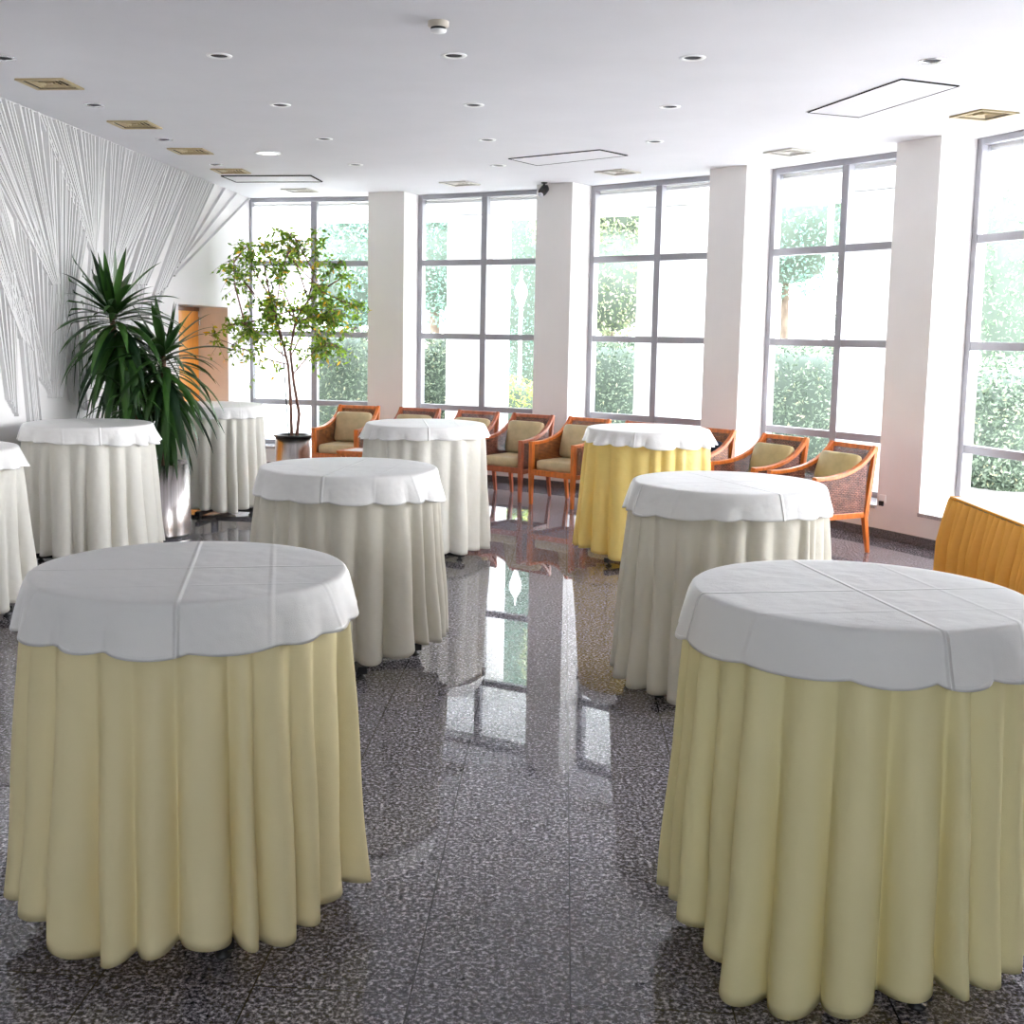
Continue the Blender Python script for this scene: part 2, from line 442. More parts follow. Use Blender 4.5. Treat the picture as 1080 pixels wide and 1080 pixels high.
# ceiling fittings positions
DL = [  # x, y, style, label
    (-2.81, 7.34, 'eye', 'recessed downlight at the left picture edge above the nearest beige vent'),
    (-1.49, 7.20, 'ring', 'white ringed downlight in the nearest ceiling row, closest to the ribbed wall'),
    (-0.11, 7.11, 'ring', 'white ringed downlight in the ceiling just below the smoke detector'),
    (1.27, 7.08, 'ring', 'white ringed downlight in the nearest ceiling row, above the yellow table'),
    (2.65, 7.07, 'eye', 'chrome ringed downlight next to the large outlined ceiling hatch'),
    (-2.73, 8.81, 'eye', 'chrome downlight between the first and second beige vents'),
    (-1.37, 8.71, 'ring', 'white ringed downlight in the second ceiling row, closest to the ribbed wall'),
    (0.01, 8.61, 'ring', 'white ringed downlight in the second ceiling row behind the smoke detector'),
    (1.39, 8.57, 'ring', 'white ringed downlight at the right end of the second ceiling row'),
    (-2.62, 10.35, 'eye', 'chrome downlight between the second and third beige vents'),
    (-1.24, 10.20, 'ring', 'small downlight in the third ceiling row, beside the large lit opal lamp'),
    (0.13, 10.13, 'ring', 'small downlight in the third ceiling row, above the second window'),
    (1.52, 10.09, 'ring', 'small downlight at the right end of the third ceiling row'),
    (-2.50, 11.86, 'eye', 'chrome downlight beside the fourth beige vent by the ribbed wall'),
    (-1.12, 11.73, 'ring', 'small downlight in the farthest ceiling row, above the first pillar'),
    (0.26, 11.65, 'ring', 'small downlight in the farthest ceiling row, beside the slim outlined hatch'),
]
wa = atan2(DW[1], DW[0]) - pi / 2
VENT = [
    (-2.79, 8.07, wa, 'vent_beige', 'beige square ceiling vent nearest along the ribbed wall'),
    (-2.66, 9.61, wa, 'vent_beige', 'beige square ceiling vent, second along the ribbed wall'),
    (-2.54, 10.98, wa, 'vent_beige', 'beige square ceiling vent, third along the ribbed wall'),
    (-2.44, 12.31, wa, 'vent_beige', 'beige square ceiling vent farthest along the ribbed wall'),
    (-1.97, 13.91, radians(-17), 'vent_lit', 'pale square ceiling vent in front of the window behind the fig tree'),
    (-0.12, 13.06, radians(-30), 'vent_lit', 'pale square ceiling vent in front of the second window'),
    (1.45, 11.97, radians(-43), 'vent_lit', 'pale square ceiling vent in front of the third window'),
    (2.77, 10.54, radians(-57), 'vent_lit', 'pale square ceiling vent in front of the fourth window'),
    (3.65, 8.69, radians(-71), 'vent_beige', 'beige square ceiling vent in front of the rightmost window'),
]
VS = 0.165
holes = []
for x, y, st, lb in DL: holes.append([(x + 0.058 * cos(a), y + 0.058 * sin(a)) for a in np.linspace(0, 2 * pi, 21)[:-1]])
BIG = (-1.85, 11.03)
holes.append([(BIG[0] + 0.10 * cos(a), BIG[1] + 0.10 * sin(a)) for a in np.linspace(0, 2 * pi, 25)[:-1]])
for x, y, a, mt, lb in VENT:
    h = VS - 0.025
    holes.append([(x + h * (cos(a) * p - sin(a) * q), y + h * (sin(a) * p + cos(a) * q)) for p, q in ((-1, -1), (1, -1), (1, 1), (-1, 1))])
mb = MB(); vs, fs = poly_mesh(room_poly, holes, CEIL, True); mb.add(vs, fs)
vs, fs = poly_mesh(room_poly, [], CEIL + 0.22); mb.add(vs, fs)
ceiling = tag(mb.build('ceiling', M['ceiling']), kind='structure')

# curved lower wall + straight side and back wall
mb = MB()
pts = np.arange(WEND, 82.01, 0.75)
for i in range(len(pts) - 1):
    a, b = pts[i], pts[i + 1]
    mb.hexa([pol(a, R_IN, 0), pol(a, R_WIN + 0.1, 0), pol(b, R_WIN + 0.1, 0), pol(b, R_IN, 0),
             pol(a, R_IN, SILL - 0.03), pol(a, R_WIN + 0.1, SILL - 0.03), pol(b, R_WIN + 0.1, SILL - 0.03), pol(b, R_IN, SILL - 0.03)])
tag(mb.build('wall_front', M['wall']), kind='structure')
for i, (a, b) in enumerate(PIL):
    mb = MB()
    n = 4; A = np.linspace(b, a, n + 1)
    lo = [pol(q, R_IN - 0.001, SILL - 0.03) for q in A] + [pol(q, R_WIN + 0.12, SILL - 0.03) for q in A[::-1]]
    hi = [(p[0], p[1], CEIL) for p in lo]
    k = len(lo)
    mb.add(lo + hi, [tuple(range(k))[::-1], tuple(range(k, 2 * k))] + [(j, (j + 1) % k, k + (j + 1) % k, k + j) for j in range(k)])
    tag(mb.build('wall_pillar', M['wall']), kind='structure')
# solid stretch after the last window, right wall, back wall
mb = MB()
A = np.linspace(WEND, -15.3, 5)
for i in range(4):
    a, b = A[i], A[i + 1]
    mb.hexa([pol(a, R_IN, SILL - 0.03), pol(a, R_WIN + 0.1, SILL - 0.03), pol(b, R_WIN + 0.1, SILL - 0.03), pol(b, R_IN, SILL - 0.03),
             pol(a, R_IN, CEIL), pol(a, R_WIN + 0.1, CEIL), pol(b, R_WIN + 0.1, CEIL), pol(b, R_IN, CEIL)])
y1 = pol(WEND, R_IN)[1]
mb.box(RIGHT_X, RIGHT_X + 0.3, BACK_Y - 0.3, y1, 0, CEIL)
tag(mb.build('wall_right', M['wall']), kind='structure')
# back wall behind the viewpoint, with invented high windows added as fill light
BXL = wl(S_BACK, 0, 0)[0] - 0.6
FILL_WIN = [(-4.0, -1.6), (-1.1, 1.3), (1.8, 3.9)]
BZ0, BZ1 = 2.38, 3.08
mb = MB()
mb.box(BXL, RIGHT_X + 0.3, BACK_Y - 0.3, BACK_Y, 0, BZ0); mb.box(BXL, RIGHT_X + 0.3, BACK_Y - 0.3, BACK_Y, BZ1, CEIL)
xs = [BXL] + [v for w in FILL_WIN for v in w] + [RIGHT_X + 0.3]
for k in range(0, len(xs), 2): mb.box(xs[k], xs[k + 1], BACK_Y - 0.3, BACK_Y, BZ0, BZ1)
tag(mb.build('wall_back', M['wall']), kind='structure')
for k, (x0, x1) in enumerate(FILL_WIN):
    mb = MB(); y0, y1_ = BACK_Y - 0.2, BACK_Y - 0.12
    mb.box(x0, x0 + 0.06, y0, y1_, BZ0, BZ1); mb.box(x1 - 0.06, x1, y0, y1_, BZ0, BZ1)
    mb.box(x0, x1, y0, y1_, BZ0, BZ0 + 0.06); mb.box(x0, x1, y0, y1_, BZ1 - 0.06, BZ1)
    xm = (x0 + x1) / 2; mb.box(xm - 0.035, xm + 0.035, y0, y1_, BZ0, BZ1)
    
    wn = tag(mb.build('window_%d' % (8 + k), M['alu']), kind='structure')  # invented window, added to brighten the near tables
    mb = MB(); y = BACK_Y - 0.16; mb.add([(x0, y, BZ0), (x1, y, BZ0), (x1, y, BZ1), (x0, y, BZ1)], [(0, 1, 2, 3)])
    tag(mb.build('window_glass', M['glass'], wn), kind='structure')
    la = bpy.data.lights.new('portal', 'AREA'); la.shape = 'RECTANGLE'; la.size = x1 - x0; la.size_y = BZ1 - BZ0
    lo = bpy.data.objects.new('daylight_portal', la); COL.objects.link(lo)
    lo.location = (xm, BACK_Y - 0.35, (BZ0 + BZ1) / 2); lo.rotation_euler = (radians(90), 0, 0)
    la.cycles.is_portal = True

# skirting along the curved wall
mb = MB()
for i in range(len(pts) - 1):
    a, b = pts[i], pts[i + 1]
    mb.hexa([pol(a, R_IN - 0.014, 0.001), pol(a, R_IN + 0.001, 0.001), pol(b, R_IN + 0.001, 0.001), pol(b, R_IN - 0.014, 0.001),
             pol(a, R_IN - 0.014, 0.078), pol(a, R_IN + 0.001, 0.078), pol(b, R_IN + 0.001, 0.078), pol(b, R_IN - 0.014, 0.078)])
tag(mb.build('baseboard_front', M['granite_trim']), kind='structure')

# ------------------------------------------------------------------ windows
PE = [(81.85, 70.66)] + [(PIL[i][1], PIL[i + 1][0]) for i in range(5)] + [(PIL[5][1], -15.3)]
BARS = [0.795, 1.637, 2.493]


def bar(mb, p, q, z0, z1, d, off=0.0, mat=0):
    # box along chord p->q (xy), thickness d centred on the chord plus off (outwards)
    p = np.array(p[:2]); q = np.array(q[:2]); t = (q - p) / np.hypot(*(q - p)); n = np.array([-t[1], t[0]])
    if n @ (p - O) < 0: n = -n
    a = p + n * (off - d / 2); b = q + n * (off - d / 2); c = q + n * (off + d / 2); e = p + n * (off + d / 2)
    P = [a, b, c, e]
    ar = sum(P[i][0] * P[(i + 1) % 4][1] - P[(i + 1) % 4][0] * P[i][1] for i in range(4))
    if ar < 0: P = P[::-1]
    mb.hexa([(v[0], v[1], z0) for v in P] + [(v[0], v[1], z1) for v in P], mat)


for i, (a, b) in enumerate(PE):
    p = np.array(pol(a, R_WIN)[:2]); q = np.array(pol(b, R_WIN)[:2]); t = (q - p) / np.hypot(*(q - p)); Lc = np.hypot(*(q - p))
    mb = MB(); fw = 0.062
    bar(mb, p, p + t * fw, SILL, CEIL, 0.09); bar(mb, q - t * fw, q, SILL, CEIL, 0.09)
    bar(mb, p + t * fw, q - t * fw, SILL, SILL + 0.05, 0.09); bar(mb, p + t * fw, q - t * fw, 3.232, CEIL, 0.09)
    mid = (p + q) / 2
    bar(mb, mid - t * 0.038, mid + t * 0.038, SILL + 0.05, 3.232, 0.085)
    for z in BARS:
        bar(mb, p + t * fw, mid - t * 0.038, z - 0.034, z + 0.034, 0.08); bar(mb, mid + t * 0.038, q - t * fw, z - 0.034, z + 0.034, 0.08)
    w = tag(mb.build('window_%d' % (i + 1), M['alu'], bevel=0.004), kind='structure')
    # glass panes, one strip each side of the mullion, behind the bars
    g = MB()
    zs = [SILL + 0.05] + [z for zz in BARS for z in (zz - 0.034, zz + 0.034)] + [3.232]
    for u0, u1 in ((p + t * fw, mid - t * 0.038), (mid + t * 0.038, q - t * fw)):
        for k in range(0, len(zs), 2):
            bar(g, u0, u1, zs[k], zs[k + 1], 0.006, 0.01)
    # single-surface panes keep light paths clean: collapse to outer face
    gg = MB()
    for k in range(0, len(g.v), 8):
        V = g.v[k:k + 8]
        d0 = [np.hypot(v[0] - O[0], v[1] - O[1]) for v in V[:4]]
        idx = sorted(range(4), key=lambda j: -d0[j])[:2]
        gg.add([V[idx[0]], V[idx[1]], V[idx[1] + 4], V[idx[0] + 4]], [(0, 1, 2, 3)])
    tag(gg.build('window_glass', M['glass'], w), kind='structure')
    s = MB()
    A = np.linspace(b, a, 15)
    for k in range(14):
        c, d = A[k], A[k + 1]
        s.hexa([pol(c, R_IN - 0.02, SILL - 0.03), pol(c, R_WIN - 0.05, SILL - 0.03), pol(d, R_WIN - 0.05, SILL - 0.03), pol(d, R_IN - 0.02, SILL - 0.03),
                pol(c, R_IN - 0.02, SILL), pol(c, R_WIN - 0.05, SILL), pol(d, R_WIN - 0.05, SILL), pol(d, R_IN - 0.02, SILL)])
    tag(s.build('window_sill', M['sill_stone'], w), kind='structure')
    # light portal: guides daylight sampling through the opening (emits nothing itself)
    la = bpy.data.lights.new('portal', 'AREA'); la.shape = 'RECTANGLE'; la.size = Lc; la.size_y = CEIL - SILL
    lo = bpy.data.objects.new('daylight_portal', la); COL.objects.link(lo)
    n = np.array([-t[1], t[0]]);  n = n if n @ (p - O) > 0 else -n
    c = (p + q) / 2 + n * 0.12
    zax = Vector((n[0], n[1], 0)); yax = Vector((0, 0, 1)); xax = yax.cross(zax)
    lo.matrix_world = Matrix(((xax.x, yax.x, zax.x, c[0]), (xax.y, yax.y, zax.y, c[1]), (xax.z, yax.z, zax.z, (CEIL + SILL) / 2), (0, 0, 0, 1)))
    la.cycles.is_portal = True

# ------------------------------------------------------------------ relief wall (left) with door recess
OP0, OP1, OPZ, RD = 3.86, 5.57, 1.935, 0.40
mb = MB()
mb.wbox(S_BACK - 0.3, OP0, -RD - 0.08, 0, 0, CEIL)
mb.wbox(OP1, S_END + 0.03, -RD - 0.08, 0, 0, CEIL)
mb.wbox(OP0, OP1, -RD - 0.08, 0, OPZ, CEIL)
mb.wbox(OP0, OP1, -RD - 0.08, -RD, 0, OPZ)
# recess linings painted beige
mb.wbox(OP1 - 0.006, OP1, -RD, -0.002, 0, OPZ - 0.006, 1)
mb.wbox(OP0, OP0 + 0.006, -RD, -0.002, 0, OPZ - 0.006, 1)
FANS = [((0.73, 3.27), (2.1, 3.27), (1.67, 2.32), (1.74, 2.31), 22), ((1.67, 2.32), (1.74, 2.31), (1.41, 1.26), (1.88, 1.24), 9),
        ((2.04, 3.27), (3.58, 3.27), (1.95, 2.13), (2.12, 2.13), 22), ((1.95, 2.13), (2.12, 2.13), (1.74, 1.65), (2.03, 1.73), 8),
        ((2.38, 2.49), (3.47, 3.12), (2.01, 2.06), (2.17, 1.98), 7),
        ((3.42, 3.27), (4.36, 3.27), (2.42, 2.07), (2.91, 2.09), 13), ((2.42, 2.07), (2.91, 2.09), (2.24, 1.69), (2.75, 1.69), 8),
        ((4.36, 3.27), (5.04, 3.27), (3.1, 1.99), (3.47, 2.1), 9), ((3.1, 1.99), (3.47, 2.1), (2.79, 1.65), (3.2, 1.87), 7),
        ((5.42, 3.27), (5.44, 3.27), (3.87, 2.35), (3.87, 2.35), 1), ((5.87, 3.27), (5.91, 3.27), (3.79, 2.3), (3.79, 2.3), 1),
        ((6.43, 3.27), (6.47, 3.27), (3.7, 2.21), (3.7, 2.21), 1),
        ((-0.6, 3.27), (0.73, 3.27), (0.88, 2.01), (1.0, 2.02), 26), ((0.88, 2.01), (1.0, 2.02), (0.72, 1.29), (0.99, 1.28), 8),
        ((0.85, 3.21), (1.64, 2.47), (0.96, 1.94), (1.27, 1.84), 18), ((0.96, 1.94), (1.27, 1.84), (0.81, 1.14), (1.01, 1.13), 8),
        ((-0.06, 2.93), (0.14, 2.41), (0.76, 1.29), (0.84, 1.14), 11), ((-0.32, 3.07), (-0.06, 2.93), (0.4, 1.99), (0.54, 1.86), 9),
        ((-0.9, 3.27), (-0.25, 3.27), (0.33, 1.62), (0.55, 1.5), 15), ((0.3, 2.62), (0.88, 2.3), (0.62, 1.32), (0.8, 1.2), 11), ((1.0, 2.0), (1.32, 1.88), (1.2, 1.1), (1.5, 1.0), 9), ((-0.05, 1.97), (0.29, 2.09), (0.14, 1.17), (0.28, 1.03), 9), ((0.31, 1.99), (0.53, 1.72), (0.45, 0.98), (0.64, 0.97), 8)]
rr = random.Random(3)
for (p0, p1, q0, q1, n) in FANS:
    for k in range(n):
        u = (k + 0.5 + rr.uniform(-0.25, 0.25)) / n
        a = np.array(p0) * (1 - u) + np.array(p1) * u; b = np.array(q0) * (1 - u) + np.array(q1) * u
        d = (b - a) / np.hypot(*(b - a)); nn = np.array([-d[1], d[0]])
        w = rr.uniform(0.008, 0.015); h = rr.uniform(0.022, 0.045)
        if n == 1: w = 0.012; h = 0.03
        P = []
        for e in (a, b):
            P += [wl(*(e - nn * w)[:1], -0.001, (e - nn * w)[1]), wl((e - nn * w * 0.55)[0], h, (e - nn * w * 0.55)[1]),
                  wl((e + nn * w * 0.55)[0], h, (e + nn * w * 0.55)[1]), wl((e + nn * w)[0], -0.001, (e + nn * w)[1])]
        mb.add(P, [(0, 1, 5, 4), (1, 2, 6, 5), (2, 3, 7, 6), (0, 3, 2, 1), (4, 5, 6, 7)], 2)
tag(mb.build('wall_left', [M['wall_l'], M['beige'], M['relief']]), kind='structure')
mb = MB(); mb.wbox(OP1 - 1.02, OP1 - 0.02, -RD + 0.012, -RD + 0.052, 0.005, OPZ - 0.05)
door = tag(mb.build('door_1', M['door'], bevel=0.003), kind='structure')
mb = MB(); mb.wbox(OP1 - 1.08, OP1 - 0.008, -RD + 0.001, -RD + 0.06, OPZ - 0.05, OPZ - 0.007); mb.wbox(OP1 - 1.08, OP1 - 1.02, -RD + 0.001, -RD + 0.06, 0.0, OPZ - 0.05)
tag(mb.build('door_frame', M['door_frame'], door), kind='structure')
for z in (1.72, 0.95, 0.2):
    mb = MB(); c = wl(OP1 - 0.014, -RD + 0.06, z); mb.tube([c, (c[0], c[1], z + 0.1)], 0.011, 8)
    tag(mb.build('door_hinge', M['chrome'], door), kind='structure')
mb = MB(); mb.tube([wl(OP1 - 0.93, -RD + 0.05, 1.02), wl(OP1 - 0.93, -RD + 0.09, 1.02), wl(OP1 - 0.83, -RD + 0.09, 1.02)], 0.009, 8)
tag(mb.build('door_handle', M['chrome'], door), kind='structure')

# ceiling hatches: thin raised trims outlining panels
for k, P in enumerate([[(2.39, 8.69), (2.65, 7.55), (3.08, 7.73), (2.81, 8.85)], [(0.34, 11.17), (1.12, 10.55), (1.40, 10.86), (0.63, 11.58)], [(-2.62, 12.68), (-1.66, 12.55), (-1.60, 13.05), (-2.56, 13.18)]]):
    mb = MB()
    c = np.mean(np.array(P), 0)
    o1 = [np.array(q) for q in P]; i1 = [q + (c - q) / np.hypot(*(c - q)) * (0.012 if k < 2 else 0.008) for q in o1]
    for j in range(4):
        a, b, e, f = o1[j], o1[(j + 1) % 4], i1[(j + 1) % 4], i1[j]
        Q = [a, b, e, f]; ar = sum(Q[i][0] * Q[(i + 1) % 4][1] - Q[(i + 1) % 4][0] * Q[i][1] for i in range(4))
        if ar < 0: Q = Q[::-1]
        z0 = CEIL - (0.0085 if k < 2 else 0.012)
        mb.hexa([(v[0], v[1], z0) for v in Q] + [(v[0], v[1], CEIL - 0.001) for v in Q], 1)
    Q = i1; ar = sum(Q[i][0] * Q[(i + 1) % 4][1] - Q[(i + 1) % 4][0] * Q[i][1] for i in range(4))
    if ar < 0: Q = Q[::-1]
    mb.hexa([(v[0], v[1], CEIL - 0.006) for v in Q] + [(v[0], v[1], CEIL - 0.001) for v in Q], 0)
    tag(mb.build('trim_%d' % (k + 1), [M['ceiling'], M['vent_dark']]), kind='structure')

# ------------------------------------------------------------------ ceiling fittings
def make_downlight(style, loc):
    root = empty('downlight', loc)
    r0 = 0.058
    m = MB(); m.lathe([(0.050, 0.006), (0.050, -0.003), (0.054, -0.005), (0.073, -0.005), (0.077, 0.0), (0.052, 0.004), (0.050, 0.006)], 28)
    m.build('trim_ring', M['white_plastic'] if style == 'ring' else M['chrome'], root)
    m = MB(); m.lathe([(0.052, 0.0), (0.046, 0.05), (0.03, 0.075), (0.0001, 0.08)], 24)
    m.build('reflector', M['lamp_dark'], root)
    m = MB(); m.superq((0, 0, 0.045), (0.052, 0.052, 0.05), 1, 1, 16, 8)
    m.build('bulb', M['lamp_dark'], root)
    return root


protos = {}
for x, y, st, lb in DL:
    if st not in protos:
        o = protos[st] = make_downlight(st, (x, y, CEIL))
    else:
        o = copy_tree(protos[st]); o.location = (x, y, CEIL)
    tag(o, lb, 'ceiling light', 'recessed ceiling downlights')
root = tag(empty('ceiling_lamp', (BIG[0], BIG[1], CEIL)), 'large round white opal ceiling lamp above the fig tree', 'ceiling light')
m = MB(); m.lathe([(0.095, 0.002), (0.098, -0.012), (0.118, -0.008), (0.119, 0.0), (0.095, 0.0)], 32); m.build('trim_ring', M['white_plastic'], root)
m = MB(); m.lathe([(0.0001, -0.014), (0.05, -0.012), (0.093, -0.003)], 32); m.build('opal_lens', M['lens'], root)


def make_vent(mt):
    root = empty('ceiling_vent')
    m = MB()

    def frame(m, a, b, z0, z1, za=None):
        # square ring between half sizes a>b
        za = z1 if za is None else za
        for k in range(4):
            c, s = [(1, 0), (0, 1), (-1, 0), (0, -1)][k]
            R = lambda x, y, z: (c * x - s * y, s * x + c * y, z)
            m.hexa([R(-a, -a, z0), R(a, -a, z0), R(b, -b, za), R(-b, -b, za), R(-a, -a, z0 + 0.004), R(a, -a, z0 + 0.004), R(b, -b, za + 0.004), R(-b, -b, za + 0.004)])
    frame(m, VS, VS - 0.028, -0.012, -0.008, -0.012)
    frame(m, VS, VS - 0.004, -0.012, -0.001, -0.001)
    m.build('frame', M[mt], root)
    for a in (0.118, 0.085, 0.052):
        q = MB(); frame(q, a, a - 0.011, -0.006, 0.003, 0.004); q.build('louvre', M[mt], root)
    q = MB(); q.box(-0.018, 0.018, -0.018, 0.018, -0.004, 0.004); q.build('centre_plate', M[mt], root)
    q = MB(); h = VS - 0.026
    q.box(-h, h, -h, h, 0.075, 0.08)
    for k in range(4):
        c, s = [(1, 0), (0, 1), (-1, 0), (0, -1)][k]
        R = lambda x, y, z: (c * x - s * y, s * x + c * y, z)
        q.add([R(-h, -h, -0.004), R(h, -h, -0.004), R(h, -h, 0.078), R(-h, -h, 0.078)], [(0, 1, 2, 3)])
    q.build('duct_box', M['vent_dark'], root)
    return root


protos = {}
for x, y, a, mt, lb in VENT:
    if mt not in protos: o = protos[mt] = make_vent(mt)
    else: o = copy_tree(protos[mt])
    o.location = (x, y, CEIL); o.rotation_euler = (0, 0, a)
    tag(o, lb, 'vent', 'square ceiling vents')

root = tag(empty('smoke_detector', (-0.18, 6.36, CEIL)), 'small round smoke detector hanging from the ceiling near the top of the picture', 'smoke detector')
m = MB(); m.lathe([(0.055, 0.0), (0.055, -0.022), (0.046, -0.03)], 28); m.build('base', M['cream_plastic'], root)
m = MB(); m.lathe([(0.040, -0.030), (0.040, -0.042)], 24); m.build('sensor_slot', M['black'], root)
m = MB(); m.lathe([(0.044, -0.042), (0.040, -0.052), (0.022, -0.058), (0.0001, -0.058)], 28); m.build('cap', M['white_plastic'], root)

c = pol(55.0, R_IN - 0.14, CEIL)
root = tag(empty('security_camera', c, radians(55)), 'small black security camera at the top of the second pillar', 'camera')
m = MB(); m.lathe([(0.035, 0.0), (0.035, -0.012), (0.012, -0.018), (0.012, -0.05)], 16); m.build('bracket', M['black'], root)
m = MB(); m.superq((-0.01, 0, -0.085), (0.15, 0.075, 0.078), 0.5, 0.5, 20, 10, Matrix.Rotation(radians(-38), 3, 'Y')); m.build('body', M['black'], root)
m = MB(); m.lathe([(0.026, 0), (0.03, 0.012), (0.02, 0.02), (0.0001, 0.024)], 16)
m.v = [tuple(Matrix.Rotation(radians(-128), 3, 'Y') @ Vector(v) + Vector((-0.062, 0, -0.132))) for v in m.v]
m.build('lens', M['bulb'], root)

c = pol(27.25, R_IN, 0.305)
root = tag(empty('wall_socket', c, radians(27.25)), 'small white wall socket low on the pillar behind the rightmost armchair', 'socket')
m = MB(); m.box(-0.014, -0.001, -0.034, 0.034, 0.0, 0.068); m.build('face_plate', M['white_plastic'], root, bevel=0.003)
m = MB(); m.box(-0.03, -0.014, -0.022, 0.022, -0.026, 0.016); m.build('plug', M['black'], root, bevel=0.003)

# ------------------------------------------------------------------ round bar tables with cloths
RT = 0.44


def periodic(ctrl, th, default):
    if not ctrl: return np.full_like(th, default)
    a = np.array([radians(c[0]) for c in ctrl]); v = np.array([c[1] for c in ctrl])
    o = np.argsort(a % (2 * pi)); a = (a % (2 * pi))[o]; v = v[o]
    a = np.concatenate([[a[-1] - 2 * pi], a, [a[0] + 2 * pi]]); v = np.concatenate([[v[-1]], v, [v[0]]])
    return np.interp(th % (2 * pi), a, v)


def smooth_periodic(y, w):
    k = np.ones(w) / w
    return np.convolve(np.concatenate([y[-w:], y, y[:w]]), k, 'same')[w:-w]


def fold_field(th, n, r, sharp=0.75):
    cuts = np.cumsum(r.uniform(0.6, 1.45, n)); cuts = np.concatenate([[0], cuts]) / cuts[-1] * 2 * pi
    cuts = cuts + r.uniform(0, 0.3)
    amp = r.uniform(0.65, 1.15, n)
    g = np.zeros_like(th); am = np.zeros_like(th)
    t = (th - cuts[0]) % (2 * pi) + cuts[0]
    for i in range(n):
        k = (t >= cuts[i]) & (t < cuts[i + 1] + 1e-9)
        u = (t[k] - cuts[i]) / (cuts[i + 1] - cuts[i])
        g[k] = np.sin(pi * u) ** sharp * amp[i]
    return g - g.mean()


def fold_field2(th, n, r):
    # rounded outward lobes between tighter valleys, with a sideways bulge so each fold reads as a hanging tube
    cuts = np.cumsum(r.uniform(0.55, 1.5, n)); cuts = np.concatenate([[0], cuts]) / cuts[-1] * 2 * pi + r.uniform(0, 0.3)
    amp = r.uniform(0.5, 1.2, n); ex = r.uniform(0.55, 1.0, n)
    g = np.zeros_like(th); tg = np.zeros_like(th)
    t = (th - cuts[0]) % (2 * pi) + cuts[0]
    for i in range(n):
        k = (t >= cuts[i]) & (t < cuts[i + 1] + 1e-9)
        w_ = cuts[i + 1] - cuts[i]; u = (t[k] - cuts[i]) / w_
        g[k] = (0.5 - 0.5 * np.cos(2 * pi * u)) ** ex[i] * amp[i]
        tg[k] = -0.10 * np.sin(2 * pi * u) * w_ * amp[i]
    return g - g.mean(), tg


def long_cloth(name, mat, c, seed, n, hem, nt, wall_clip=False):
    r = np.random.default_rng(seed)
    th = np.linspace(0, 2 * pi, nt, endpoint=False)
    g1, tang = fold_field2(th, n, r)
    lean = 0.012 * np.sin(th * 2 + seed) + 0.006 * np.sin(3 * th + seed * 2)
    hz = smooth_periodic(periodic(hem, th, 0.09), 9) - 0.010 * g1 + 0.004 * np.sin(7 * th + seed)
    hz = np.maximum(hz, 0.006)
    ztop = 1.0
    rings = []
    for rr_ in (0.0001, 0.15, 0.3, 0.40, 0.43):
        rings.append((np.full(nt, rr_), np.full(nt, ztop)))
    for a in (30, 60, 90):
        rings.append((np.full(nt, 0.43 + 0.012 * sin(radians(a))), np.full(nt, ztop - 0.012 + 0.012 * cos(radians(a)))))
    K = 34
    for k in range(1, K + 1):
        t = k / K
        z = (ztop - 0.012) * (1 - t) + hz * t
        A = 0.080 * (0.06 + 0.94 * t ** 0.66)
        wob = 0.005 * np.sin(5 * th + 9 * t + seed) * t
        rad = 0.4425 + 0.006 * min(1, t * 12) + 0.034 * t + 0.004 * t ** 3 + A * g1 + lean * t + wob
        rings.append((np.maximum(rad, 0.437), z, tang * min(1, t * 1.6)))
    # turned hem edge
    rad, z, tg = rings[-1]
    rings.append((rad - 0.004, z + 0.0015, tg)); rings.append((rad - 0.004, z + 0.03, tg))
    rings = [q if len(q) == 3 else (q[0], q[1], 0 * th) for q in rings]
    vs = np.concatenate([np.stack([R * np.cos(th + T), R * np.sin(th + T), Z], 1) for R, Z, T in rings])
    if wall_clip:
        W = vs[:, :2] + np.array(c)
        d = (W - A0) @ NW
        k = d < 0.04
        vs[k, :2] += np.outer((0.04 - d[k]) * 0.9, NW)
    m = MB(); fs = []
    for i in range(len(rings) - 1):
        for k in range(nt):
            k2 = (k + 1) % nt
            fs.append((i * nt + k, (i + 1) * nt + k, (i + 1) * nt + k2, i * nt + k2))
    m.add(vs, fs, 0, True)
    return m.build(name, mat, None, (c[0], c[1], 0))


